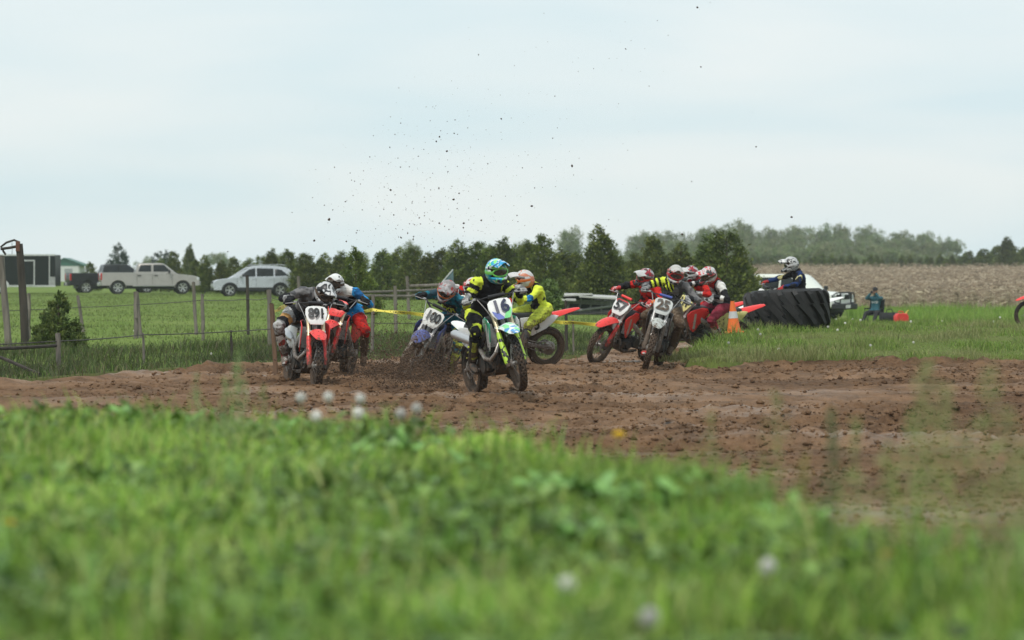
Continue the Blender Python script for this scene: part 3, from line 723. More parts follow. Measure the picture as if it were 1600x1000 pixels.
def bike(name, label, rear_px, d, yaw, roll=0.0, pitch=0.0, steer=0.0, col=None, muddy=False, dz=0.0, scale=1.0):
    """stands a bike with its rear tyre on the track at photo column rear_px, depth d"""
    x = XW(rear_px, d); z = tzat(x, d) if track_sd(np.array([x]), np.array([d]))[0] > 0 else gz(x, d)
    M = Matrix.Translation((x, d, z - .015 + dz)) @ Matrix.Rotation(R(yaw), 4, 'Z') @ Matrix.Rotation(R(roll), 4, 'X') @ Matrix.Rotation(R(-pitch), 4, 'Y')
    if scale != 1: M = M @ Matrix.Scale(scale, 4)
    root = empty(name, M); tag(root, label, 'motorcycle', 'motocross bikes racing through the bend')
    S = Matrix.Translation(HEAD) @ Matrix.Rotation(R(steer), 4, AX) @ Matrix.Translation(-HEAD)
    c = dict(main=BLACKP, plate=BLACKP, num='', numm=BLACKP, shroud=None, fender=None, guard=None, side=None, sidenum='', fork=GOLDF, rear=None, frame=ALU, tank=BLACKP, pad=BLACKP, rim=RIMK, sil=ALUSIL)
    c.update(col or {})
    CH = Matrix.Translation((0, 0, -SAG)); SB = S @ Matrix.Translation(AX * -.08)
    ty = RUBBERM if muddy else RUBBER
    for nm, ctr, Ro, w, nc, rr, MM, key in (('front_wheel', FA, .347, .085, 30, .268, S, 'f'), ('rear_wheel', RA, .335, .115, 26, .243, None, 'r')):
        wh = bpart(nm, 'spokes' + key, STEEL, root, MM, fn=g_spokes, args=(ctr, rr))
        bpart('tyre', 'tyre' + key, ty, wh, fn=g_tyre, args=(ctr, Ro, w, nc, .016))
        bpart('rim', 'rim' + key, c['rim'], wh, fn=g_rim, args=(ctr, rr, .024 if key == 'f' else .032))
        bpart('brake_disc', 'disc' + key, STEEL, wh, fn=g_disc, args=(ctr, .13 if key == 'f' else .115, .07 if key == 'f' else -.07))
    for s in (-1, 1):
        fl = bpart('fork_leg', 'fork%d' % s, [c['fork'], BLACKP], root, S, fn=g_fork, args=(s,))
        bpart('fork_guard', 'guard%d' % s, c['guard'] or c['main'], fl, fn=g_forkguard, args=(s,))
        bpart('radiator_shroud', 'shroud%d' % s, c['shroud'] or c['main'], root, CH, fn=g_shroud, args=(s,))
        bpart('radiator', 'rad%d' % s, ALU, root, CH, fn=g_radiator, args=(s,))
        sp = bpart('side_panel', 'side%d' % s, c['side'] or c['main'], root, CH, fn=g_sidepanel, args=(s,))
        if c['sidenum']:
            mb = MB(); f = sidef(s)
            text_mb(mb, c['sidenum'], .24, lambda u, v: f(.27 - s * u * .8 + (v) * .25, .78 + v - s * 0 * u - .30 * (s * u) * -1 * s, .010), .03)
            mb.make('number', c['numm'], sp)
        bpart('footpeg', 'peg%d' % s, ALU, root, CH, fn=g_peg, args=(s,))
    bpart('triple_clamp', 'clamps', ALU, root, S, fn=g_clamps)
    bpart('front_fender', 'ffender', c['fender'] or c['main'], root, S, fn=g_front_fender)
    pl = bpart('front_number_plate', 'plate', c['plate'], root, S, fn=g_plate)
    if c['num']:
        mb = MB(); text_mb(mb, c['num'], .20 if len(c['num']) > 2 else .235, lambda u, v: platef(u * (.80 if len(c['num']) > 2 else .95), v + .015, .022), .035, spacing=.92)
        mb.make('number', c['numm'], pl)
    for k, (poly, m_) in enumerate(c.get('plate_art', [])):
        mb = MB(); mb.prism([(a, b) for a, b in poly], lambda u, v, w: platef(u, v, .0165 + .001 * k + w), .003); mb.make('plate_graphic', m_, pl)
    hb = bpart('handlebar', 'bar', BLACKP, root, SB, fn=g_bar)
    bpart('bar_pad', 'pad', c['pad'], hb, fn=g_barpad)
    for s in (-1, 1):
        bpart('grip', 'grip%d' % s, BLACKP, hb, fn=g_grip, args=(s,)); bpart('lever', 'lever%d' % s, ALU, hb, fn=g_lever, args=(s,))
    for nm, fn, m_ in (('frame', g_frame, c['frame']), ('engine', g_engine, ENG), ('skid_plate', g_skid, BLACKP), ('exhaust_header', g_header, TITAN), ('silencer', g_silencer, c['sil']), ('swingarm', g_swing, ALU),
                       ('rear_shock', g_shock, STEEL), ('chain', g_chain, STEEL), ('fuel_tank', g_tank, c['tank']), ('seat', g_seat, SEATM), ('rear_fender', g_rear_fender, c['rear'] or c['main'])):
        bpart(nm, nm, m_, root, None if nm in ('swingarm', 'chain') else CH, fn=fn)
    root['steer'] = steer
    return root, M, SB
# ------------------------------------------------------------------ people
def ik(a, b, l1, l2, hint):
    d = b - a; L = d.length; mx_ = (l1 + l2) * .995
    if L > mx_: l1, l2 = l1 * L / mx_, l2 * L / mx_
    t = d / max(L, 1e-6); x = (l1 * l1 - l2 * l2 + L * L) / (2 * max(L, 1e-6)); h = math.sqrt(max(l1 * l1 - x * x, 0))
    hv = V(hint); hv = hv - t * hv.dot(t)
    if hv.length < 1e-4: hv = t.orthogonal()
    return a + t * x + hv.normalized() * h

def blob_body(shapes, voxel, name):
    """joins overlapping limb shapes into one continuous skin"""
    mb = MB()
    for kind, a in shapes:
        if kind == 't': mb.tube(a[0], a[1], a[2] if len(a) > 2 else 12, up=a[3] if len(a) > 3 else (0, 0, 1))
        else: mb.ball(a[0], a[1], 12, 8, a[2] if len(a) > 2 else None)
    me = mb.mesh(name, (), 0); o = bpy.data.objects.new(name, me); COL.objects.link(o)
    md = o.modifiers.new('r', 'REMESH'); md.mode = 'VOXEL'; md.voxel_size = voxel; md.use_smooth_shade = True
    sm = o.modifiers.new('s', 'SMOOTH'); sm.factor = .5; sm.iterations = 3
    dg = bpy.context.evaluated_depsgraph_get(); out = bpy.data.meshes.new_from_object(o.evaluated_get(dg))
    bpy.data.objects.remove(o); bpy.data.meshes.remove(me); out.name = name
    return out

def seg_t(p, a, b):
    ab = b - a; t_ = np.clip(((p - a) @ ab) / (ab @ ab), 0, 1); q = a + t_[:, None] * ab
    return np.linalg.norm(p - q, axis=1), t_

# helmet in its own frame: x forward, y left, z up, origin at the head's centre
def g_helmet():
    mb = MB(); n, m_ = 40, 26; rings = []
    for k in range(m_ + 1):
        th = math.pi * (.02 + .80 * k / m_); ring = []
        for i in range(n):
            ph = 2 * math.pi * i / n; x, y, z = math.sin(th) * math.cos(ph), math.sin(th) * math.sin(ph), math.cos(th)
            fr = max(0, x) ** 1.5; chin = float(sstep(.1, -.55, z)) * fr
            X = x * .148 + chin * .075 - .004; Y = y * (.122 - .018 * chin); Z = z * .150
            if z < -.2: X += -.01 * (1 - fr); Y *= 1 - .10 * (-z - .2)
            if z < -.35: Z -= .02 * fr
            ring.append(V((X, Y, Z)))
        rings.append(ring)
    vs = [p for r in rings for p in r]; fs = []
    for k in range(m_):
        for i in range(n):
            j = (i + 1) % n; q = (k * n + i, k * n + j, (k + 1) * n + j, (k + 1) * n + i)
            c = sum((vs[a] for a in q), V()) / 4
            if c.x > .045 and -.045 < c.z < .052 and abs(c.y) < .108: continue
            fs.append(q)
    fs.append(tuple(range(n - 1, -1, -1)))
    mb.add(vs, fs)
    return mb
def helmet_mesh():
    if 'helmet' in BIKE: return BIKE['helmet']
    me = g_helmet().mesh('helmet', (), 60); o = bpy.data.objects.new('h', me); COL.objects.link(o)
    s = o.modifiers.new('s', 'SOLIDIFY'); s.thickness = .014; s.offset = -1
    dg = bpy.context.evaluated_depsgraph_get(); out = bpy.data.meshes.new_from_object(o.evaluated_get(dg))
    bpy.data.objects.remove(o); out.materials.append(None); BIKE['helmet'] = out; return out
def g_visor():
    mb = MB(); rings = []
    for k in range(8):
        q = k / 7; ring = []; x = .055 + .175 * q; z = .105 + .028 * math.sin(q * 2.4) - .006 * q; w = .108 - .022 * q - (.02 if k == 7 else 0)
        for sg in (0, 1):
            for i in range(9):
                u = -1 + i / 4; u = u if sg == 0 else -u
                ring.append(V((x - .03 * abs(u) ** 2 * (1 if k else .4), u * w, z - .040 * abs(u) ** 2.2 + .012 * (abs(u) < .3) - sg * .005)))
        rings.append(ring)
    mb.loft(rings); 
    for s in (-1, 1): mb.tube([(.075, s * .10, .075), (.02, s * .121, .055), (-.01, s * .123, .05)], [(.008, .018)] * 3, 6)
    return mb
def g_goggle_frame():
    mb = MB(); ring = []
    for i in range(24):
        a = 2 * math.pi * i / 24; y = math.cos(a) * .092; z = math.sin(a) * .047 + (.004 if abs(y) < .03 and math.sin(a) < 0 else 0); ring.append(V((.128 - 4.2 * y * y, y, z + .002)))
    mb.tube(ring + [ring[0]], .010, 6)
    for s in (-1, 1): mb.tube([(.10, s * .09, .002), (.06, s * .119, .004), (.0, s * .129, .004), (-.08, s * .108, .0), (-.135, s * .055, -.002), (-.152, 0, -.003)], [(.003, .019)] * 6, 6)
    return mb
def g_lens():
    mb = MB(); rings = []
    for k in range(5):
        v = -1 + k / 2; ring = []
        for i in range(13):
            u = -1 + i / 6; y = u * .088 * math.sqrt(max(1 - .35 * v * v, 0)); ring.append(V((.131 - 4.2 * y * y - .004 * v * v, y, v * .043 + .002)))
        rings.append(ring)
    mb.loft(rings, 0, (False, False), False); return mb
def g_chinvent():
    mb = MB(); mb.box((.205, 0, -.085), (.02, .06, .035), None, 0, .4)
    for s in (-1, 1): mb.box((.178, s * .065, -.078), (.03, .03, .028), Matrix.Rotation(R(-40 * s), 3, 'Z'), 0, .4)
    return mb
def g_face():
    mb = MB(); mb.ball((.0, 0, -.005), (.102, .078, .115), 16, 12); mb.tube([(.095, 0, .02), (.125, 0, -.02), (.10, 0, -.032)], [.010, .017, .012], 8)
    mb.box((.092, 0, -.062), (.02, .05, .018), None, 0, .6)
    for s in (-1, 1): mb.ball((.088, s * .033, .008), (.014, .016, .011), 8, 6); mb.ball((0, s * .08, -.01), (.03, .012, .035), 8, 6)
    return mb

def glove_mb(wrist, ga, gb, s, up):
    """a hand closed round the grip running from ga (inner) to gb (outer)"""
    mb = MB(); g_ = (gb - ga).normalized(); c = ga.lerp(gb, .52); wd = (wrist - c).normalized()
    rad = wd - g_ * wd.dot(g_); rad = rad.normalized() if rad.length > 1e-3 else V(up); tn = g_.cross(rad) * s
    if tn.dot(V(up)) < 0: tn = -tn
    k0 = c + rad * .018 + tn * .030
    mb.tube([wrist, wrist.lerp(k0, .35), wrist.lerp(k0, .75), k0 + tn * .004], [(.030, .026), (.034, .026), (.045, .024), (.043, .017)], 12, up=tn)
    mb.tube([wrist + (wrist - k0).normalized() * .03, wrist], [.036, .034], 12)
    for i in range(4):
        o = g_ * (.0215 * (i - 1.5)); L = (.86, 1.0, .95, .8)[i]; pts = []
        for q in range(7):
            a = R(62 - q / 6 * 215 * L); pts.append(c + o + (rad * -math.cos(a) * 1 + tn * math.sin(a)) * .029)
        mb.tube([k0 + o * .95] + pts, [.0115, .0115, .0115, .011, .011, .0105, .010, .008], 7)
    pts = [wrist.lerp(k0, .55) - g_ * s * 0 - g_ * .03, c - g_ * .043 + rad * .020 - tn * .012, c - g_ * .030 - tn * .030, c - g_ * .022 - rad * .020 - tn * .024]
    mb.tube(pts, [.014, .0135, .012, .008], 7)
    return mb

def boot_mb(knee, ankle, toe):
    mb = MB(); sh = (knee - ankle).normalized(); t_ = (toe - sh * toe.dot(sh) * .55).normalized(); lat = sh.cross(t_).normalized(); dn = lat.cross(t_).normalized()
    if dn.dot(sh) > 0: dn = -dn
    mb.tube([ankle + sh * .33, ankle + sh * .30, ankle + sh * .18, ankle + sh * .08, ankle + sh * 0 - t_ * .005, ankle + dn * .05 - t_ * .005], [(.064, .070), (.067, .073), (.066, .072), (.056, .062), (.055, .062), (.046, .055)], 12, 0, up=t_)
    mb.tube([ankle + dn * .055 - t_ * .075, ankle + dn * .05 - t_ * .05, ankle + dn * .035 + t_ * .02, ankle + dn * .045 + t_ * .10, ankle + dn * .058 + t_ * .17, ankle + dn * .066 + t_ * .205], [(.028, .03), (.042, .045), (.048, .052), (.049, .038), (.042, .028), (.02, .016)], 12, 0, up=-dn)
    mb.tube([ankle + dn * .092 - t_ * .085, ankle + dn * .092 + t_ * .0, ankle + dn * .092 + t_ * .10, ankle + dn * .092 + t_ * .195, ankle + dn * .088 + t_ * .215], [(.036, .012), (.043, .013), (.053, .012), (.042, .011), (.02, .008)], 10, 1, up=-dn)
    front = ankle + t_ * .05
    mb.tube([ankle + sh * .30 + t_ * .062, ankle + sh * .18 + t_ * .066, ankle + sh * .07 + t_ * .058, ankle + sh * .03 + t_ * .075], [(.045, .012), (.045, .014), (.036, .012), (.02, .01)], 8, 2, up=t_)
    for q in (.06, .14, .22):
        for sd in (-1, 1): mb.box(ankle + sh * q + lat * sd * .063, (.05, .02, .022), None, 3, .3)
    return mb

NECKM = mat('dark neck skin', (.16, .09, .06), rough=.6); SOLE = BLACKP
LENS_C = mat('clear goggle lens', (.05, .045, .04), (.02, .02, .02), 3, .08, 0, spec=.9)
VENT = mat('black vent', (.012, .012, .013), rough=.6)

def person_rider(label, M, S, o, hip=(.42, 0, 1.04), lean=42, side=0.0, twist=0.0, head=(0, 0, 0), head_off=(0, 0, 0), feet=(None, None), hands=True, scale=1.0, legs=('peg', 'peg'), knee_out=(.35, .35), elbow=-.35, eo=.8, ts=1.0):
    """o: colours.  feet: ankle positions (left, right) or None for the peg.  head: yaw, pitch, roll in degrees on top of level gaze"""
    root = empty('person', M); tag(root, label, 'rider', 'racers in helmets on their bikes')
    hip = V(hip); la, sa = R(lean), R(side)
    up = V((math.sin(la) * math.cos(sa), math.sin(sa), math.cos(la) * math.cos(sa))).normalized()
    lat = V((math.sin(R(-twist)), math.cos(R(twist)), 0)); lat = (lat - up * lat.dot(up)).normalized(); fw = lat.cross(up).normalized()
    waist = hip + up * .17 * ts - fw * .015; chest = hip + up * .36 * ts - fw * .035; shc = hip + up * .47 * ts - fw * .02; neck = hip + up * .535 * ts + fw * .015
    hc = neck + up * .085 + fw * .075 + V((0, 0, .065)) + V(head_off)
    sh = {1: shc + lat * .185 - up * .02, -1: shc - lat * .185 - up * .02}; hp = {1: hip + lat * .095, -1: hip - lat * .095}
    shapes = []; bones = []
    shapes.append(('t', ([hip - up * .10, hip - up * .05, hip + up * .04, waist, chest - up * .06, chest + up * .03, shc + up * .0, shc + up * .045, neck - up * .02, neck + up * .05],
                         [(.10, .09), (.150, .125), (.158, .125), (.142, .108), (.165, .122), (.182, .128), (.178, .105), (.12, .085), (.066, .066), (.058, .06)], 18, fw)))
    J = {}
    for s in (1, -1):
        ga, gb = (S @ V(p) for p in sym(GRIP, s)); gc = ga.lerp(gb, .52)
        back = (sh[s] - gc).normalized(); wr = gc + back * .085 + V((0, 0, .022))
        if not hands and s == -1: pass
        el = ik(sh[s], wr, .30 * scale, .265 * scale, V((-.35, s * eo, elbow)))
        an = feet[0 if s > 0 else 1]; an = V(an) if an is not None else V((.50, s * .20, .425))
        kn = ik(hp[s], an, .43 * scale, .44 * scale, V((1, s * knee_out[0 if s > 0 else 1], .25)))
        J[s] = dict(sh=sh[s], el=el, wr=wr, ga=ga, gb=gb, hp=hp[s], kn=kn, an=an)
        a = sh[s]; shapes.append(('b', (a - up * .005, (.085, .085, .08))))
        shapes.append(('t', ([a - lat * s * .08 + up * .01, a, a.lerp(el, .3), a.lerp(el, .7), el, el.lerp(wr, .25), el.lerp(wr, .7), wr], [.075, .074, .070, .060, .054, .055, .044, .036], 12)))
        shapes.append(('b', (el, .056)))
        h = hp[s]; shapes.append(('b', (h - fw * .03, (.12, .115, .12))))
        shapes.append(('t', ([h, h.lerp(kn, .25), h.lerp(kn, .6), h.lerp(kn, .9), kn, kn.lerp(an, .15), kn.lerp(an, .4), kn.lerp(an, .8), an], [.118, .112, .095, .082, .080, .074, .066, .052, .048], 14)))
        shapes.append(('b', (kn + (kn - h).normalized() * .012, .082)))
    me = blob_body(shapes, .0135, 'body')
    nv = len(me.vertices); co = np.empty(nv * 3, np.float32); me.vertices.foreach_get('co', co); co = co.reshape(-1, 3).astype(float)
    no = np.empty(nv * 3, np.float32); me.vertices.foreach_get('normal', no); no = no.reshape(-1, 3)
    co2 = co + no * (.011 * fbm(co[:, 0] * 15, co[:, 1] * 15, co[:, 2] * 30, 3, len(label)) + .012 * np.abs(vn(co[:, 0] * 10, co[:, 1] * 10, co[:, 2] * 20, 4)) - .006)[:, None]
    me.vertices.foreach_set('co', co2.astype(np.float32).ravel())
    # which limb each face belongs to
    npoly = len(me.polygons); pc = np.empty(npoly * 3, np.float32); me.polygons.foreach_get('center', pc); pc = pc.reshape(-1, 3).astype(float)
    A = lambda v_: np.array(v_, float)
    segs = [('torso', 0, hip, shc), ('neck', 0, shc + up * .05, hc)]
    for s in (1, -1): j = J[s]; segs += [('uarm', s, j['sh'], j['el']), ('farm', s, j['el'], j['wr']), ('thigh', s, j['hp'] + (j['kn'] - j['hp']) * .12, j['kn']), ('shin', s, j['kn'], j['an'])]
    rad = dict(torso=.15, neck=.05, uarm=.066, farm=.048, thigh=.10, shin=.066); best = np.full(npoly, 1e9); bi = np.zeros(npoly, int); bt = np.zeros(npoly)
    for k, (nm, s, a, b_) in enumerate(segs):
        dd, tt_ = seg_t(pc, A(a), A(b_)); dd = dd / rad[nm]
        q = dd < best; best[q] = dd[q]; bi[q] = k; bt[q] = tt_[q]
    rel = pc - A(hip); cu, cl, cf = rel @ A(up), rel @ A(lat), rel @ A(fw)
    zone = np.zeros(npoly, int)
    for k, (nm, s, a, b_) in enumerate(segs):
        q = bi == k
        if not q.any(): continue
        z_ = o['zones'](nm, s, bt[q], cl[q], cu[q], cf[q], pc[q]); zone[q] = z_
    q = (bi == 0) & (cu < .04); zone[q] = o.get('pz', 3)
    me.materials.clear()
    for m_ in o['mats']: me.materials.append(m_)
    me.polygons.foreach_set('material_index', zone.astype(np.int32)); me.polygons.foreach_set('use_smooth', np.ones(npoly, bool))
    body = mobj('body', me, root)
    # helmet
    hy, hpch, hr = head
    HM = Matrix.Translation(hc) @ Matrix.Rotation(R(hy), 4, 'Z') @ Matrix.Rotation(R(hpch), 4, 'Y') @ Matrix.Rotation(R(hr), 4, 'X') @ Matrix.Scale(1.06, 4)
    def hpart(name, mesh, m_, par, MM=None):
        q = bpy.data.objects.new(name, mesh); link(q, par); 
        for sl in q.material_slots[:1]: sl.link = 'OBJECT'; sl.material = m_
        if MM is not None: q.matrix_local = MM
        return q
    he = hpart('helmet', helmet_mesh(), o['helmet'], root, HM)
    hpart('visor', G('visor', g_visor), o.get('visor', o['helmet']), he); hpart('goggle_frame', G('gogg', g_goggle_frame), o.get('goggle', BLACKP), he)
    hpart('goggle_lens', G('lens', g_lens), o.get('lens', LENS_C), he); hpart('chin_vent', G('cvent', g_chinvent), VENT, he)
    hpart('face', G('face', g_face), NECKM, root, HM)
    for s in (1, -1):
        j = J[s]
        glove_mb(j['wr'], j['ga'], j['gb'], s, (0, 0, 1)).make('glove', o['glove'], root)
        an, kn = j['an'], j['kn']; toe = V((1, s * .12, -.12)) if feet[0 if s > 0 else 1] is None else V((1, s * .25, -.25))
        boot_mb(kn, an, toe).make('boot', [o['boot'], SOLE, o.get('bootp', o['boot']), o.get('buckle', BLACKP)], root)
    return root, body, (hip, up, lat, fw)

def wrap_text(body, parent, txt, size, c, right, upv, m_, name='lettering', bold=.03):
    """lettering laid on the cloth: each point is dropped onto the body's surface"""
    me = body.data; bv = BVHTree.FromPolygons([v.co for v in me.vertices], [p.vertices for p in me.polygons])
    right, upv = V(right).normalized(), V(upv).normalized(); nrm = right.cross(upv)
    def f(u, v_):
        p = V(c) + right * u + upv * v_ + nrm * .25; hit = bv.ray_cast(p, -nrm, .6)
        return (hit[0] + nrm * .006) if hit[0] else p - nrm * .2
    mb = MB(); text_mb(mb, txt, size, f, bold); return mb.make(name, m_, parent)
# ------------------------------------------------------------------ the racers
def pl(n, c, **k): return mud(n, c, **k)
RED = mud('red plastic', (.72, .045, .04), .14, .76, .35); REDM = mud('muddy red plastic', (.66, .05, .045), .17, .75, .4)
WHITEP = mud('white plastic', (.74, .74, .72), .14, .7, .4); WHITEM = mud('muddy white plastic', (.66, .65, .61), .24, .8, .45)
BLUEP = mud('blue plastic', (.07, .10, .32), .27, .75, .4); GREENP = mud('mint green plastic', (.25, .72, .30), .1, .7, .35, c2=(.72, .78, .76), scale=7, thr=.5, c3=(.10, .30, .60))
NEON = mud('neon yellow cloth', (.62, .72, .06), .17, .75, .85, spec=.2, c2=(.05, .055, .03), scale=9, thr=.63); NEOND = mud('muddy neon cloth', (.5, .58, .07), .22, .85, .85, spec=.2)
KCLOTH = mud('black cloth', (.014, .014, .016), .16, .65, .85, spec=.2); GCLOTH = mud('grey cloth', (.17, .165, .165), .18, .8, .85, spec=.2, c2=(.09, .09, .095), scale=8, thr=.52)
LGREY = mud('pale grey cloth', (.40, .40, .39), .18, .85, .85, spec=.2, c2=(.2, .2, .2), scale=11, thr=.5)
RCLOTH = mud('red cloth', (.48, .02, .016), .15, .75, .85, spec=.2, c2=(.24, .012, .012), scale=9, thr=.55); TEAL = mud('teal cloth', (.015, .13, .18), .2, .8, .85, spec=.2, c2=(.02, .05, .07), scale=8, thr=.55); BLUEC = mud('bright blue cloth', (.02, .25, .55), .18, .85, .85, spec=.2, c2=(.015, .10, .26), scale=8, thr=.55)
NAVY = mud('navy cloth', (.010, .028, .10), .06, .6, .85, spec=.2, c2=(.012, .012, .016), scale=7, thr=.52); ORANGE = mud('orange cloth', (.70, .16, .03), .1, .7, .85, spec=.2); WCLOTH = mud('white cloth', (.62, .61, .58), .18, .8, .85, spec=.2)
BROWNC = mud('mud caked cloth', (.22, .17, .12), .33, .9, .9, spec=.15)
NUMK = mat('black number film', (.01, .01, .011), rough=.4); NUMW = mat('white number film', (.75, .75, .73), rough=.4)
YPLATE = mud('pale yellow plate', (.62, .56, .22), .16, .8, .45); BLUEF = mat('blue film', (.03, .08, .42), rough=.35); GREENF = mat('mint film', (.22, .70, .26), rough=.35); REDF = mat('red film', (.65, .04, .04), rough=.35)
BOOTK = mud('black boot', (.02, .02, .02), .2, .45, .6); BOOTW = mud('white boot', (.6, .58, .55), .28, .5, .55, c2=(.45, .05, .04), scale=7, thr=.55); BOOTN = mud('neon boot', (.42, .48, .06), .3, .5, .6, c2=(.03, .03, .03), scale=6, thr=.5)
BOOTR = mud('red boot', (.6, .04, .04), .2, .4, .55, c2=(.62, .6, .57), scale=8, thr=.55); GOLDB = mud('tan knee guard', (.42, .22, .06), .15, .7, .6)
H_E = mud('blue and green helmet', (.03, .36, .55), .02, -1, .3, c2=(.25, .70, .18), scale=9, thr=.5, c3=(.72, .74, .7)); H_Ev = mud('blue striped visor', (.03, .33, .62), .02, -1, .3, c2=(.02, .03, .08), scale=13, thr=.53, c3=(.65, .7, .72))
H_A = mud('black and silver helmet', (.50, .50, .50), .03, -1, .35, c2=(.02, .02, .022), scale=12, thr=.48, sc3=(1, 1.6, .7)); H_B = mud('white helmet', (.66, .66, .64), .05, -1, .35, c2=(.04, .04, .045), scale=14, thr=.62)
H_C = mud('grey helmet with red', (.24, .22, .22), .10, -1, .4, c2=(.32, .045, .04), scale=11, thr=.55, c3=(.36, .34, .34)); H_D = mud('red and white helmet', (.55, .5, .48), .1, -1, .4, c2=(.5, .05, .05), scale=10, thr=.5)
H_F = mud('white and orange helmet', (.52, .51, .49), .10, -1, .4, c2=(.52, .18, .10), scale=8, thr=.54); H_G = mud('white and crimson helmet', (.40, .40, .40), .10, -1, .35, c2=(.30, .015, .03), scale=8, thr=.5, c3=(.05, .05, .05))
H_H = mud('pale speckled helmet', (.42, .41, .39), .18, -1, .4, c2=(.45, .12, .1), scale=9, thr=.60); H_I = mud('white red black helmet', (.52, .51, .50), .10, -1, .35, c2=(.05, .05, .05), scale=13, thr=.55, c3=(.55, .06, .07))
H_K = mud('grey and black helmet', (.42, .43, .42), .03, -1, .35, c2=(.03, .03, .033), scale=11, thr=.5, c3=(.62, .62, .6)); VIS_W = mud('white visor', (.52, .51, .50), .10, -1, .4, c2=(.25, .25, .25), scale=12, thr=.6)
GOG_G = mat('green goggle frame', (.2, .62, .12), rough=.4); GOG_R = mat('red goggle frame', (.5, .03, .03), rough=.4); GOG_O = mat('orange goggle frame', (.6, .15, .03), rough=.4); GOG_W = mat('white goggle frame', (.6, .6, .6), rough=.4)
LENS_M = mat('mirror goggle lens', (.35, .28, .16), (.25, .2, .12), 3, .1, .8)
W = np.where
def Z(base=0, pants=3, **k):
    """simple clothing plan; k: functions per limb returning an index array"""
    def f(nm, s, t_, cl, cu, cf, pc):
        if nm in k: return k[nm](s, t_, cl, cu, cf, pc)
        if nm == 'neck': return np.full(len(t_), 5)
        if nm in ('thigh', 'shin'): return np.full(len(t_), pants)
        return np.full(len(t_), base)
    return f

# number 16: neon and black, leading, front wheel just off the ground
b_, M, S = bike('motocross_bike', 'leading mint green and white motocross bike number 16 lifting its front wheel', 747, 35.1, -69, 6, 4.5, -11,
    dict(main=GREENP, plate=WHITEP, num='16', numm=mat('navy number film', (.015, .02, .06), rough=.4), fender=GREENP, guard=mud('neon fork guard', (.45, .68, .06), .12, .4, .4, c2=(.02, .02, .02), scale=16, thr=.56), shroud=mud('white green shroud', (.62, .66, .64), .12, .7, .4, c2=(.04, .35, .2), scale=7, thr=.5),
         rear=WHITEP, side=WHITEP, frame=mud('black frame', (.03, .03, .03), .2, .6, .45), rim=mud('blue rim', (.02, .12, .5), .2, .4, .4, .5),
         plate_art=[([(-.118, -.02), (-.03, -.075), (.02, -.148), (-.07, -.148), (-.1, -.09)], BLUEF), ([(.0, -.148), (.03, -.09), (.122, .0), (.118, -.05), (.1, -.1), (.07, -.148)], GREENF)]))
person_rider('lead rider in black and neon jersey with blue and green helmet on bike 16', M, S, dict(
    mats=[KCLOTH, NEON, LGREY, KCLOTH, NEON, KCLOTH], helmet=H_E, visor=H_Ev, goggle=GOG_G, glove=LGREY, boot=BOOTK, bootp=BOOTN, buckle=NEON,
    zones=Z(uarm=lambda s, t_, cl, cu, cf, pc: W((t_ * 3.0 + .1) % 1 < .42, 1, 0), farm=lambda s, t_, cl, cu, cf, pc: W((t_ > .15) & (t_ < .4), 1, W(t_ > .82, 2, 0)),
            torso=lambda s, t_, cl, cu, cf, pc: W((np.abs(cl) > .13) & (cu > .40), 1, 0),
            thigh=lambda s, t_, cl, cu, cf, pc: W((t_ < .24) & (np.abs(cl) > .04), 4, W((t_ > .8) & (vn(pc[:, 0] * 20, pc[:, 1] * 20, pc[:, 2] * 20, 3) > .3), 4, 3)))),
    hip=(.40, .02, .98), lean=38, side=10, elbow=-.8, eo=.40, head=(5, 12, 2), feet=((.40, .33, .26), None), knee_out=(.5, .22))

# number 891
b_, M, S = bike('motocross_bike', 'red motocross bike number 891 with white plate beside the tape post', 454, 39.0, -73, -5, 0, -6,
    dict(main=RED, plate=WHITEP, num='891', numm=NUMK, side=WHITEP, rim=RIMK))
person_rider('rider in grey and black gear, head ducked, on red bike 891', M, S, dict(
    mats=[GCLOTH, KCLOTH, LGREY, BROWNC, GOLDB, KCLOTH], helmet=H_A, visor=H_A, glove=KCLOTH, boot=BOOTW, bootp=BOOTW,
    zones=Z(uarm=lambda s, t_, cl, cu, cf, pc: W(t_ < .62, 0, 1), farm=lambda s, t_, cl, cu, cf, pc: W(t_ < .3, 1, W(t_ < .75, 2, 1)),
            torso=lambda s, t_, cl, cu, cf, pc: W(cu < .16, 1, W(np.abs(cl) < .05, 1, 0)), thigh=lambda s, t_, cl, cu, cf, pc: W(t_ < .35, 2, W(t_ < .6, 4, W(t_ < .85, 1, 2))), shin=lambda s, t_, cl, cu, cf, pc: W(t_ < .2, 2, 3))),
    hip=(.36, -.07, .98), lean=48, side=20, head=(8, 34, -10), head_off=(.0, .02, -.05), feet=(None, (.50, -.24, .46)), knee_out=(.3, .75))

# red bike just behind 891
b_, M, S = bike('motocross_bike', 'red motocross bike half hidden just behind bike 891', 540, 42.8, -101, -9, 3, 4, dict(main=RED, plate=RED, fork=GOLDF), muddy=True)
person_rider('rider in bright blue jersey and white helmet close behind bike 891', M, S, dict(
    mats=[BLUEC, KCLOTH, WCLOTH, RCLOTH, BROWNC, KCLOTH], helmet=H_B, glove=KCLOTH, boot=BROWNC,
    zones=Z(uarm=lambda s, t_, cl, cu, cf, pc: np.full(len(t_), 0), farm=lambda s, t_, cl, cu, cf, pc: W(t_ < .45, 0, 1), torso=lambda s, t_, cl, cu, cf, pc: W(cu > .42, 2, W(cu < .18, 0, 1)), thigh=lambda s, t_, cl, cu, cf, pc: W(t_ < .2, 0, 3), shin=lambda s, t_, cl, cu, cf, pc: W(t_ < .15, 3, 4))),
    hip=(.40, .0, .98), lean=52, side=-9, elbow=-.5, head=(-4, 10, 6), head_off=(0, -.06, 0), feet=((.42, .32, .40), None), knee_out=(.5, .3))

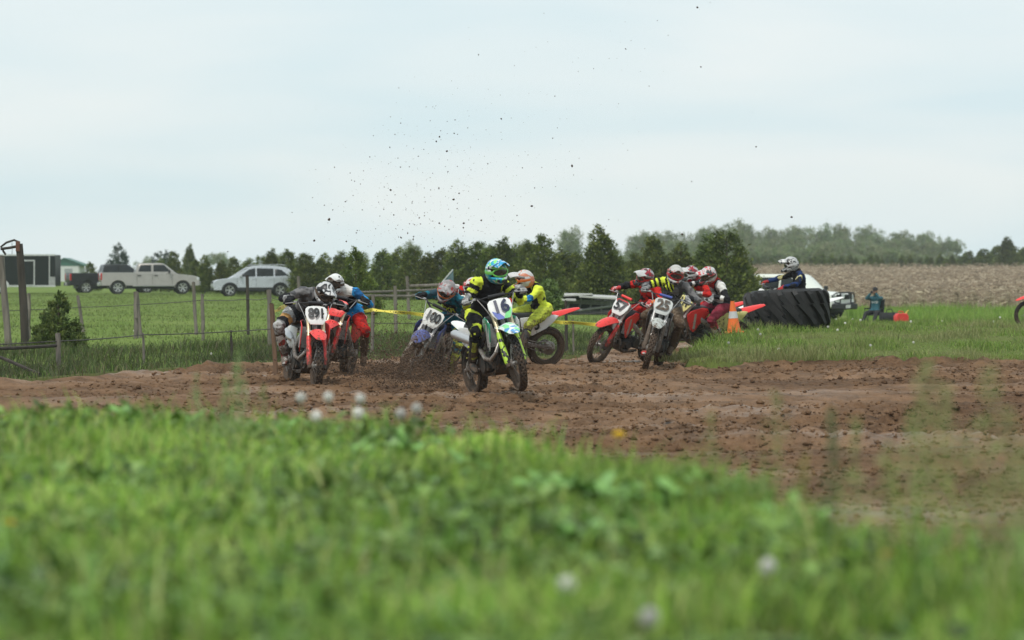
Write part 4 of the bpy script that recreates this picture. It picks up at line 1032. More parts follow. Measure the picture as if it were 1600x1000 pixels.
# number 100
b_, M, S = bike('motocross_bike', 'blue and white motocross bike number 100 leaning into the bend', 685, 41.9, -110, -22, 0, 10, dz=-.08, col=
    dict(main=BLUEP, plate=WHITEM, num='100', numm=NUMK, fender=BLUEP, guard=WHITEM, fork=ALU, side=WHITEM), muddy=True)
r_, body, ax = person_rider('rider in teal jersey and grey helmet with orange goggles on blue bike 100', M, S, dict(
    mats=[TEAL, NEOND, KCLOTH, TEAL, NEOND, KCLOTH], helmet=H_C, visor=H_C, goggle=GOG_O, glove=KCLOTH, boot=BOOTN,
    zones=Z(uarm=lambda s, t_, cl, cu, cf, pc: np.full(len(t_), 0), farm=lambda s, t_, cl, cu, cf, pc: W((t_ > .35) & (t_ < .62), 1, W(t_ > .62, 2, 0)), torso=lambda s, t_, cl, cu, cf, pc: W((cu > .24) & (cu < .42) & (np.abs(cl) < .12), 2, 0), thigh=lambda s, t_, cl, cu, cf, pc: W((t_ > .45) & (vn(pc[:, 0] * 14, pc[:, 1] * 14, pc[:, 2] * 14, 3) > -.1), 4, 3))),
    hip=(.38, .02, .98), lean=46, side=-7, elbow=-.35, eo=.6, head=(10, 28, -4), feet=((.62, .36, .32), None), knee_out=(.5, .3))
hip, up, lat, fw = ax; wrap_text(body, r_, 'FXR', .13, hip + up * .30 + fw * .12, lat, up, NEOND)

# white bike behind the leader
b_, M, S = bike('motocross_bike', 'mud splashed white motocross bike squeezed between bikes 100 and 16', 752, 44.4, -112, -14, 0, 8,
    dict(main=WHITEM, plate=WHITEM, fender=WHITEP, guard=WHITEM, fork=ALU, shroud=WHITEM, side=WHITEM), muddy=True)
person_rider('rider in red jersey almost hidden behind the leader of the race', M, S, dict(
    mats=[RCLOTH, WCLOTH, KCLOTH, NEOND, KCLOTH, KCLOTH], helmet=H_D, goggle=GOG_W, glove=WCLOTH, boot=BOOTN, zones=Z(farm=lambda s, t_, cl, cu, cf, pc: W(t_ > .4, 1, 2))),
    hip=(.42, .0, .94), lean=58, side=-4, elbow=-.6, head=(10, 14, 4), feet=((.62, .36, .32), None))

# number 5, seen from the side
b_, M, S = bike('motocross_bike', 'red and white motocross bike with side number 5 turning across behind bike 16', 851, 45.6, -153, -9, 0, 20,
    dict(main=RED, plate=WHITEM, side=WHITEP, sidenum='5', numm=NUMK, rear=RED), muddy=True)
person_rider('rider in neon yellow jersey and white and orange helmet on bike 5', M, S, dict(
    mats=[NEON, KCLOTH, BLUEC, NEOND, KCLOTH, KCLOTH], helmet=H_F, visor=VIS_W, goggle=GOG_O, lens=LENS_M, glove=mud('red and black glove', (.45, .04, .02), .1, .7, .8), boot=BOOTN,
    zones=Z(uarm=lambda s, t_, cl, cu, cf, pc: W((t_ > .82), 2, 0), farm=lambda s, t_, cl, cu, cf, pc: W(t_ < .12, 2, 0), torso=lambda s, t_, cl, cu, cf, pc: W((cf > .04) & (cu > .05 + .6 * np.abs(cl)) & (np.abs(cl) < .13), 1, W((np.abs(np.abs(cl) - .10) < .025) & (cu > .3), 1, 0)), shin=lambda s, t_, cl, cu, cf, pc: W(t_ < .25, 4, 3))),
    hip=(.14, .02, .94), lean=30, side=-2, ts=.84, elbow=-.5, head=(-24, 14, 0), feet=((.62, .34, .34), None), scale=.97)

# number 57, red gear
b_, M, S = bike('motocross_bike', 'red motocross bike number 57 leaning hard at the outside of the bend', 1010, 48.6, -128, -19, 0, 6,
    dict(main=RED, plate=WHITEP, num='57', numm=NUMK, pad=RED, plate_art=[([(-.12, .11), (-.085, .135), (.085, .135), (.12, .11), (.118, .085), (-.118, .085)], REDF)], fork=TITAN), muddy=True)
r_, body, ax = person_rider('rider dressed all in red with white and crimson helmet on bike 57', M, S, dict(
    mats=[RCLOTH, KCLOTH, ORANGE, RCLOTH, REDM, KCLOTH], helmet=H_G, visor=VIS_W, goggle=GOG_R, glove=mud('red glove', (.5, .05, .05), .1, .7, .8, c2=(.6, .58, .56), scale=18, thr=.55), boot=BOOTR,
    zones=Z(uarm=lambda s, t_, cl, cu, cf, pc: W(t_ < .5, 0, 1 if s < 0 else 0), farm=lambda s, t_, cl, cu, cf, pc: np.full(len(t_), 2 if s > 0 else 1), torso=lambda s, t_, cl, cu, cf, pc: W((cu < .30) & (cu > .08) & (cf > 0) & (vn(cl * 22, cu * 26, 0, 5) > .05), 1, 0))),
    hip=(.40, -.02, .96), ts=.95, lean=24, side=1, head=(-12, 14, -6), feet=((.66, .38, .42), None), knee_out=(.8, .3))
hip, up, lat, fw = ax

# grey rider on the number 2 bike
b_, M, S = bike('motocross_bike', 'mud covered dark motocross bike with smeared grey plate, nearest beside the grass bank', 1027, 45.4, -100, -13, 0, 7,
    dict(main=mud('muddy grey plastic', (.12, .12, .13), .3, .8, .5), plate=mud('smeared grey plate', (.52, .54, .52), .14, .8, .45), num='25', numm=mud('faded number', (.10, .09, .08), .3, 1.0, .5), fender=mud('pale muddy plate', (.45, .47, .44), .2, .8, .5), fork=ALU, guard=mud('caked guard', (.3, .28, .25), .38, .6, .6), pad=BLUEP), muddy=True)
r_, body, ax = person_rider('rider in grey jersey with neon shoulder and pale speckled helmet on muddy bike', M, S, dict(
    mats=[GCLOTH, KCLOTH, NEON, BROWNC, KCLOTH, KCLOTH], helmet=H_H, visor=H_H, goggle=GOG_R, glove=LGREY, boot=BROWNC,
    zones=Z(torso=lambda s, t_, cl, cu, cf, pc: W((cu > .37) & (cl < .02), W(((cl * 14 + cu * 9) % 1) < .5, 2, 1), 0), uarm=lambda s, t_, cl, cu, cf, pc: W((s < 0) & (t_ < .75), W((t_ * 4) % 1 < .5, 2, 1), 0), farm=lambda s, t_, cl, cu, cf, pc: W(t_ > .6, 1, 0))),
    hip=(.40, .02, .98), lean=32, side=2, head=(16, 12, 2), feet=(None, None), knee_out=(.4, .5))
hip, up, lat, fw = ax; wrap_text(body, r_, 'FOX', .11, hip + up * .28 + fw * .12 + lat * .03, lat, up, KCLOTH)

# number 111
b_, M, S = bike('motocross_bike', 'red motocross bike with pale yellow plate 111 beside the traffic cone', 1144, 51.0, -149, -14, 0, 18,
    dict(main=RED, plate=YPLATE, num='111', numm=NUMK, side=YPLATE, fork=TITAN), muddy=True)
r_, body, ax = person_rider('rider in grey and black protector with white, red and black helmet on bike 111', M, S, dict(
    mats=[LGREY, KCLOTH, WCLOTH, mud('maroon cloth', (.22, .02, .04), .15, .8, .85), BROWNC, RCLOTH], helmet=H_I, visor=H_I, glove=LGREY, boot=BOOTW,
    zones=Z(uarm=lambda s, t_, cl, cu, cf, pc: W(t_ < .4, 2, 1), farm=lambda s, t_, cl, cu, cf, pc: W((t_ > .25) & (t_ < .5), 2, 1), torso=lambda s, t_, cl, cu, cf, pc: W((np.abs(np.abs(cl) - .09) < .022) & (cu > .2), 1, W((cu > .42) & (np.abs(cl) < .07), 5, W(cu < .12, 1, 0))))),
    hip=(.42, .03, .98), lean=32, side=3, head=(2, 22, 0), feet=(None, None))
hip, up, lat, fw = ax

# rider half hidden behind 111
b_, M, S = bike('motocross_bike', 'red motocross bike hidden behind bike 111 at the bank', 1120, 54.2, -150, -12, 0, 12, dict(main=RED, plate=WHITEP, side=YPLATE), muddy=True)
person_rider('rider in red and white jersey peering out from behind the rider on bike 111', M, S, dict(
    mats=[RCLOTH, LGREY, KCLOTH, RCLOTH, KCLOTH, KCLOTH], helmet=H_G, visor=VIS_W, goggle=GOG_W, glove=KCLOTH, boot=BOOTR, zones=Z(torso=lambda s, t_, cl, cu, cf, pc: W(cu < .3, 1, 0), farm=lambda s, t_, cl, cu, cf, pc: W(t_ > .5, 1, 0))),
    hip=(.40, .03, .98), lean=34, side=0, head=(-6, 12, 0))

# rider behind the tractor tyre
b_, M, S = bike('motocross_bike', 'white motocross bike passing behind the big tractor tyre', 1275, 57.2, -166, -6, 0, 10, dict(main=WHITEP, plate=WHITEP, side=WHITEP, pad=BLACKP))
person_rider('rider in navy and black jersey and grey helmet behind the tractor tyre', M, S, dict(
    mats=[NAVY, KCLOTH, mat('pale yellow stripe', (.6, .55, .25), rough=.8), NAVY, KCLOTH, KCLOTH], helmet=H_K, visor=H_K, goggle=GOG_W, glove=mud('dark red glove', (.35, .02, .02), .02, .5, .8), boot=BOOTW,
    zones=Z(uarm=lambda s, t_, cl, cu, cf, pc: W(np.abs(pc[:, 1] * s - (pc[:, 1] * s).mean()) < .012, 2, 0 if s > 0 else 1), farm=lambda s, t_, cl, cu, cf, pc: np.full(len(t_), 0), torso=lambda s, t_, cl, cu, cf, pc: W(np.abs(np.abs(cl) - .13) < .03, 0, 1))),
    hip=(.36, .0, .98), lean=14, head=(2, 16, 0), feet=(None, None))

# bike entering at the edge
b_, M, S = bike('motocross_bike', 'red motocross bike entering at the edge of the picture beyond the grass bank', 1697, 69, -172, -4, 0, 6, dict(main=RED, plate=WHITEP, side=WHITEP))
person_rider('rider in red jersey on the bike at the edge of the picture', M, S, dict(mats=[RCLOTH, KCLOTH, WCLOTH, KCLOTH, RCLOTH, KCLOTH], helmet=H_I, glove=KCLOTH, boot=BOOTK, zones=Z()), hip=(.38, 0, .98), lean=24, head=(0, 12, 0))
# ------------------------------------------------------------------ trees
def cards(c, dirv, side, ln, w, col):
    """n rhombic leaves; c centre, dirv along, side across (unit vectors)"""
    n = len(c); a = c - dirv * ln[:, None] * .5; b_ = c + dirv * ln[:, None] * .5; l = c + side * w[:, None] * .5; r = c - side * w[:, None] * .5
    vv = np.stack([a, r, b_, l], 1).reshape(-1, 3); q = (np.arange(n) * 4)[:, None] + [0, 1, 2, 3]
    return vv, q, np.repeat(col, 4, 0)
def unit(v): return v / np.maximum(np.linalg.norm(v, axis=1, keepdims=True), 1e-9)
def crown_cedar(seed, wide=.26, n=420, k=30, leaf=.030, pal=((.078, .110, .018), (.11, .145, .026), (.15, .18, .035), (.055, .080, .015))):
    rng = np.random.default_rng(seed); t_ = 1 - np.sqrt(rng.uniform(.0, 1, n)) * .97
    an = rng.uniform(0, 6.283, n); lob = 1 + .30 * vn(an * 1.6, t_ * 5, seed, seed)
    r = wide * np.power(np.clip(1 - t_, 0, 1), .72) * lob * np.sqrt(rng.uniform(.25, 1, n)) * np.where(t_ < .08, .75, 1)
    z = .03 + t_ * .95; cc = np.stack([r * np.cos(an), r * np.sin(an), z], 1)
    cs = np.array(pal)[rng.integers(0, len(pal), n)] * rng.uniform(.75, 1.3, (n, 1))
    out = unit(np.stack([np.cos(an), np.sin(an), rng.uniform(.6, 2.2, n)], 1))
    rad = .050 * (1.15 - .6 * t_)
    p = np.repeat(cc, k, 0) + rng.normal(0, .55, (n * k, 3)) * np.repeat(rad, k)[:, None] + np.repeat(out, k, 0) * (rng.uniform(-.5, 1.2, n * k) * np.repeat(rad, k))[:, None]
    dv = unit(np.repeat(out, k, 0) + rng.normal(0, .55, (n * k, 3))); sd = unit(np.cross(dv, rng.normal(0, 1, (n * k, 3))))
    ln = rng.uniform(.7, 1.5, n * k) * leaf; vv, q, col = cards(p, dv, sd, ln, ln * .45, np.repeat(cs, k, 0) * rng.uniform(.75, 1.25, (n * k, 1)))
    return npmesh('crown', vv, quads=q, col=col, mats=[leafmat('cedar foliage', trans=.22, rough=.7)])
def crown_round(seed, n=150, k=42, leaf=.030, pal=((.15, .20, .075), (.19, .23, .10), (.13, .17, .07), (.21, .22, .12)), flat=.8, gap=.15):
    rng = np.random.default_rng(seed); cen = []
    lobes = [(rng.normal(0, .16, 2), rng.uniform(.45, .82), rng.uniform(.16, .26)) for _ in range(9)]
    cc = []
    for i in range(n):
        (lx, ly), lz, lr = lobes[rng.integers(0, len(lobes))]
        v = unit(rng.normal(0, 1, (1, 3)))[0] * lr * rng.uniform(.6, 1.05); cc.append((lx + v[0], ly + v[1], min(lz + v[2] * flat, 1.0)))
    cc = np.array(cc); cs = np.array(pal)[rng.integers(0, len(pal), n)] * rng.uniform(.8, 1.25, (n, 1))
    p = np.repeat(cc, k, 0) + rng.normal(0, .034, (n * k, 3)); dv = unit(rng.normal(0, 1, (n * k, 3)) + [0, 0, .3]); sd = unit(np.cross(dv, rng.normal(0, 1, (n * k, 3))))
    ln = rng.uniform(.6, 1.4, n * k) * leaf; vv, q, col = cards(p, dv, sd, ln, ln * .6, np.repeat(cs, k, 0) * rng.uniform(.8, 1.2, (n * k, 1)))
    return npmesh('crown', vv, quads=q, col=col, mats=[leafmat('spring leaves', trans=.3, rough=.6)]), lobes
BARK = mat('bark', (.10, .075, .055), (.06, .045, .035), 14, .9, bmp=.6, bdist=.03, sc3=(1, 1, .2))
def g_trunk(lobes=None, h=.95, r=.022, seed=0):
    rng = random.Random(seed); mb = MB(); mb.tube([(0, 0, -.03), (0, 0, .05), (.008, .004, h * .5), (0, .006, h)], [r * 1.5, r, r * .65, r * .15], 8)
    for (lx, ly), lz, lr in (lobes or []):
        b0 = rng.uniform(.25, .5); mb.tube([(0, 0, b0), (lx * .55, ly * .55, (b0 + lz) / 2 + .02), (lx, ly, lz)], [r * .5, r * .32, r * .12], 6)
        for _ in range(3): mb.tube([(lx * .7, ly * .7, lz * .9), (lx + rng.uniform(-.16, .16), ly + rng.uniform(-.16, .16), lz + rng.uniform(.02, .2))], [r * .2, r * .06], 5)
    if not lobes:
        for i in range(14):
            t_ = .12 + .055 * i; a = i * 2.4; l = .2 * (1 - t_); mb.tube([(0, 0, t_), (math.cos(a) * l, math.sin(a) * l, t_ + l * .5)], [r * .3, r * .06], 5)
    return mb.mesh('trunk', [BARK])
PROTO = {}
for i in range(4): PROTO['cedar%d' % i] = (crown_cedar(20 + i, (.25, .29, .22, .27)[i]), g_trunk(None, .93, .02, i))
PROTO['bush'] = (crown_cedar(31, .47, 260, 40, .05, pal=((.09, .12, .03), (.12, .145, .035), (.07, .10, .025))), g_trunk(None, .8, .03, 9))
PROTO['spruce'] = (crown_cedar(37, .33, 210, 26, .035, pal=((.03, .05, .035), (.04, .065, .04))), g_trunk(None, .98, .016, 3))
for i in range(4):
    c_, lb = crown_round(40 + i); PROTO['round%d' % i] = (c_, g_trunk(lb, .8, .02, i))
c_, lb = crown_round(50, 90, 40, .07, ((.13, .22, .06), (.17, .27, .08), (.10, .17, .05))); PROTO['shrub'] = (c_, g_trunk(lb, .7, .015, 5))
def tree(name, kind, px, top, d, label, group, wide=1.0, sink=.0, rz=None, cat='tree'):
    x = XW(px, d); z = gz(x, d) - sink; h = (EYE - (top - HY) / F * d) - z
    o = empty(name, V((x, d, z))); o.rotation_euler.z = random.uniform(0, 6.28) if rz is None else rz; o.scale = (h * wide, h * wide, h)
    tag(o, label, cat, group); cm, tm = PROTO[kind]
    mobj('trunk', tm, o); mobj('crown', cm, o); return o
CROW = 'cedars in the long row behind the racers'
# (column, top row, depth, kind, width, label)
rowc = [(388, 402, 168, 0, 1.5, 'low broad cedar right behind the roof of the silver crossover'), (424, 386, 166, 2, 1.0, 'slim pointed cedar above the rear of the silver crossover'), (450, 388, 160, 1, 1.15, 'dark cedar behind the rear hatch of the silver crossover'), (478, 391, 150, 3, 1.2, 'dark cedar above the shoulder of the rider on bike 891'), (506, 394, 150, 0, 1.2, 'dark cedar just above the white helmet behind bike 891'), (532, 390, 146, 2, 1.2, 'dark cedar half hidden by the big olive cedar'),
        (598, 388, 140, 1, 1.1, 'dark cedar just past the big olive cedar'), (622, 384, 142, 0, 1.15, 'dark cedar above the post left of the rail fence'), (646, 381, 138, 3, 1.1, 'dark cedar above the end post of the rail fence'), (668, 391, 136, 2, 1.2, 'dark cedar over the upper weathered rail'), (690, 386, 136, 1, 1.1, 'dark cedar above the head of the teal rider on bike 100'), (716, 373, 134, 0, 1.1, 'dark cedar above the tilted blue grey sheet'), (743, 372, 134, 3, 1.1, 'dark cedar left of the leading rider'),
        (766, 381, 132, 1, 1.0, 'dark cedar right above the helmet of the leading rider'), (786, 367, 132, 2, 1.0, 'dark cedar pointed and just past the helmet of the leading rider'), (804, 380, 132, 0, 1.1, 'dark cedar between the leader and the neon yellow rider'), (826, 373, 130, 1, 1.0, 'dark cedar above the helmet of the neon yellow rider'), (850, 359, 126, 3, .95, 'pointed cedar standing tall above the rider in neon yellow'), (878, 384, 130, 2, 1.2, 'dark cedar low and right behind the light green shrub'), (900, 392, 130, 1, 1.2, 'dark cedar low and just left of the tallest broad cedar'),
        (938, 349, 118, 0, 1.05, 'tallest broad dark cedar, behind the collapsed shed'), (968, 398, 128, 2, 1.1, 'dark cedar low and just right of the tallest broad cedar'), (994, 390, 128, 3, 1.0, 'dark cedar above the helmet of the red rider on bike 57'), (1020, 366, 122, 1, 1.0, 'pointed cedar behind the head of the red rider on bike 57'), (1044, 392, 124, 2, 1.0, 'dark cedar low between the red and the grey rider'), (1064, 377, 122, 0, 1.05, 'cedar between the two tall pointed ones, behind the grey rider'),
        (1090, 396, 122, 1, 1.0, 'dark cedar low above the two riders at bike 111'), (1110, 362, 118, 2, 1.05, 'slender cedar leaning close to the end tree of the row'), (1136, 352, 112, 3, 1.1, 'large dark cedar ending the row above the traffic cone'), (1160, 398, 114, 1, 1.1, 'dark cedar lowest at the very end of the row by the tyre rider')]
for px, top, d, k, w, lab in rowc: tree('cedar_tree', 'cedar%d' % k, px, top, d, lab or 'dark green cedar crowded into the long row behind the racers', CROW, w * 1.28)
tree('cedar_tree', 'cedar1', 556, 384, 88, 'big olive green cedar standing forward of the row behind the blue rider', None, 1.15)
tree('cedar_bush', 'bush', 92, 455, 55, 'small bushy cedar growing in the ditch beside the leaning pole', None, .95, .1, cat='bush')
tree('leafy_shrub', 'shrub', 858, 434, 72, 'light green leafy shrub right behind the neon yellow rider', None, .95, cat='shrub')
for px, top, d, k, w, lab in [(320, 397, 176, 'cedar0', 1.1, 'dark cedar just past the front bumper of the silver pickup'), (272, 388, 186, 'cedar3', 1.0, 'cedar rising behind the cab of the silver pickup'), (296, 379, 240, 'cedar2', .9, 'tall thin tree above the hood of the silver pickup'), (141, 408, 192, 'cedar1', 1.3, 'small cedar between the green roofed barn and the pickups'),
                          (185, 376, 255, 'spruce', 1.1, 'tall dark spruce towering above the silver pickup'), (247, 390, 300, 'spruce', 1.3, 'flat topped spruce above the roof of the silver pickup'), (262, 388, 310, 'spruce', 1.0, 'narrow spruce next to the flat topped spruce')]:
    tree('evergreen_tree', k, px, top, d, lab, 'evergreens behind the parked vehicles', w)
for px, top, d, k, w, lab in [(346, 404, 176, 'cedar2', 1.4, 'low cedar filling the gap before the silver crossover'), (365, 400, 178, 'cedar1', 1.4, 'rounded cedar above the hood of the silver crossover'), (408, 396, 172, 'cedar3', 1.3, 'dark cedar above the middle of the silver crossover'), (306, 404, 182, 'cedar1', 1.4, 'low cedar under the tall thin tree'), (251, 402, 190, 'cedar0', 1.4, 'low cedar showing over the cab of the silver pickup')]: tree('evergreen_tree', k, px, top, d, lab, 'evergreens behind the parked vehicles', w)
far = [(226, 398, 420, .9, 'pale hazy round tree between the two spruces'), (344, 391, 430, .9, 'pale hazy round tree just past the dark cedar'), (440, 398, 420, .8, None), (470, 396, 440, .8, None), (560, 393, 400, .8, None), (606, 392, 420, .7, None), (640, 378, 400, .7, None), (700, 388, 420, .7, None), (765, 376, 420, .6, None), (818, 372, 420, .6, None), (890, 356, 430, .75, 'rounded far tree between the two tallest cedars'), (970, 386, 440, .7, None), (995, 384, 430, .7, None)]
for k, (px, top, d, w, lab) in enumerate(far): tree('broadleaf_tree', 'round%d' % (k % 4), px, top, d, lab or 'far hazy broadleaf tree showing above the cedar row', 'far broadleaf trees behind the cedar row', w, 1)
prof = [(980, 388), (1000, 368), (1015, 356), (1045, 360), (1070, 362), (1100, 354), (1125, 345), (1145, 344), (1180, 352), (1205, 356), (1230, 350), (1255, 354), (1280, 347), (1305, 350), (1330, 356), (1355, 348), (1380, 358), (1400, 358), (1430, 366), (1450, 358), (1475, 370), (1500, 376), (1520, 390)]
for k in range(44):
    px = 985 + k * 12.2 + random.uniform(-5, 5); top = np.interp(px, [p[0] for p in prof], [p[1] for p in prof]) + (random.uniform(-2, 4) if k % 2 == 0 else random.uniform(8, 26))
    lab = 'spring green tree in the hazy wood on the far hill'
    tree('hill_tree', 'round%d' % (k % 4), px, float(top), random.uniform(540, 580) if k % 2 == 0 else random.uniform(490, 535), lab, 'trees of the wood on the far hill', random.uniform(.75, 1.15), 1.5)
for k in range(34):
    px = 1000 + k * 16 + random.uniform(-6, 6)
    tree('hill_tree', 'round%d' % (k % 4), px, float(np.interp(px, [p[0] for p in prof], [p[1] for p in prof])) + random.uniform(26, 42), random.uniform(400, 470), 'low tree at the foot of the hazy wood on the hill', 'trees of the wood on the far hill', random.uniform(1.1, 1.6), 1.0)
con = [(1168, 404), (1230, 400), (1290, 396), (1340, 398), (1400, 399), (1450, 396), (1500, 396), (1520, 390), (1545, 388), (1573, 374), (1590, 384), (1660, 378)]
for k in range(46):
    px = 1172 + k * 10.5 + random.uniform(-4, 4); top = float(np.interp(px, [p[0] for p in con], [p[1] for p in con])) + random.uniform(-3, 7)
    tall = abs(px - 1573) < 6
    tree('conifer', 'cedar%d' % (k % 4), px, top - (4 if tall else 0), random.uniform(325, 345), 'tallest conifer of the dark row, near the end of the corn' if tall else 'small dark conifer in the long row beyond the corn', 'dark conifers lined up beyond the corn', random.uniform(1.2, 1.8))
# standing dead corn
n = 26000
y = 126 + 180 * RNG.random(n) ** 1.6; x = RNG.uniform(.078, .27, n) * y; x = np.round(x / .76) * .76 + RNG.normal(0, .06, n); z = ground_z(x, y); h = RNG.uniform(.55, 1.05, n)
pal = [(.30, .235, .165), (.38, .305, .225), (.23, .175, .12), (.46, .385, .29), (.19, .14, .10)]
A1 = blades(x, y, z, h, RNG.uniform(.02, .035, n), RNG.uniform(.0, .25, n), tones(n, pal), seg=1, root_dark=1)
parts_ = [A1]
for q in range(3):
    k = RNG.random(n) < .8; m_ = int(k.sum()); hh = h[k] * RNG.uniform(.2, .95, m_); la = RNG.uniform(0, 6.28, m_); l = RNG.uniform(.18, .42, m_)
    xa, ya, za = x[k], y[k], z[k] + hh; w = RNG.uniform(.015, .035, m_)
    v0 = np.stack([xa, ya, za - w], 1); v1 = np.stack([xa, ya, za + w], 1); v2 = np.stack([xa + np.cos(la) * l, ya + np.sin(la) * l, za + RNG.uniform(-.25, .08, m_)], 1)
    parts_.append((np.stack([v0, v1, v2], 1).reshape(-1, 3), (np.arange(m_) * 3)[:, None] + [0, 1, 2], np.repeat(tones(m_, pal, jit=.25), 3, 0)))
stuff('corn_stalks', 'dry brown corn stalks standing in the far field', parts_, leafmat('dry corn', trans=.15, rough=.8), 'corn')
fs_ = MB()
xx = np.array([0.075, .30]);
vs = []; yy = np.linspace(124, 320, 40); us = np.linspace(.07, .34, 30)
UU, YY = np.meshgrid(us, yy); cxx = (UU * YY).ravel(); cyy = YY.ravel(); czz = ground_z(cxx, cyy) + .06 - .4 * (cyy < 125)
ii = np.arange(29 * 39); r_, c_ = ii // 29, ii % 29; a0 = r_ * 30 + c_
fl = mobj('corn_field', npmesh('corn_field', np.stack([cxx, cyy, czz], 1), quads=np.stack([a0, a0 + 1, a0 + 31, a0 + 30], 1), smooth=True, mats=[mat('corn stubble soil', (.20, .145, .10), (.12, .085, .06), 3, .95, bmp=.5, bdist=.05)])); tag(fl, kind='structure')

# ------------------------------------------------------------------ parked vehicles
GLASS = mat('car window glass', (.012, .015, .016), (.008, .01, .011), 2, .08, 0, spec=.35); CTYRE = mat('car tyre', (.018, .018, .018), rough=.85); CRIM = mat('alloy wheel', (.55, .55, .55), rough=.35, metal=.8); CHROME = mat('chrome', (.6, .6, .6), rough=.2, metal=.9)
CPLAST = mat('black trim', (.018, .018, .02), rough=.6); LAMPW = mat('headlamp lens', (.6, .62, .64), rough=.12, spec=.8); LAMPR = mat('tail lamp lens', (.50, .015, .02), rough=.15, spec=.7); NPL = mat('number plate', (.7, .7, .68), rough=.5)
SILVER = mat('champagne silver paint', (.36, .335, .30), (.32, .30, .27), 3, .3, .5, coat=.4); SILVERB = mat('silver paint', (.46, .48, .50), (.42, .44, .46), 3, .28, .5, coat=.5); BLACKC = mat('black car paint', (.008, .008, .009), (.010, .010, .011), 3, .35, spec=.3); WHITEC = mat('white car paint', (.74, .76, .68), (.70, .72, .63), 3, .3, coat=.5)
def car_wheel(root, x, s, r, W_, spokes=5, rim=CRIM):
    w = empty('wheel', V((x, s * (W_ / 2 - .11), r)), root); 
    mb = MB(); mb.lathe([(r * .66, -.10), (r * .93, -.11), (r, -.075), (r, .075), (r * .93, .11), (r * .66, .10)], (0, 0, 0), (0, 1, 0), 28); mb.make('tyre', CTYRE, w)
    mb = MB(); mb.lathe([(r * .60, s * .085), (r * .58, s * .02), (0, s * .02)], (0, 0, 0), (0, 1, 0), 24, 1); mb.lathe([(r * .67, s * .095), (r * .60, s * .095), (r * .60, s * .07)], (0, 0, 0), (0, 1, 0), 24); mb.lathe([(0, s * .075), (r * .16, s * .075), (r * .16, s * .03)], (0, 0, 0), (0, 1, 0), 12)  # black disc behind the spokes: shade of the gaps put into the colour
    for k in range(spokes):
        a = 2 * math.pi * k / spokes; mb.tube([(math.cos(a) * r * .1, s * .065, math.sin(a) * r * .1), (math.cos(a) * r * .6, s * .085, math.sin(a) * r * .6)], [(.03 * r / .35, .014), (.045 * r / .35, .014)], 6, up=(0, 1, 0))
    mb.make('rim', [rim, CPLAST], w); return w
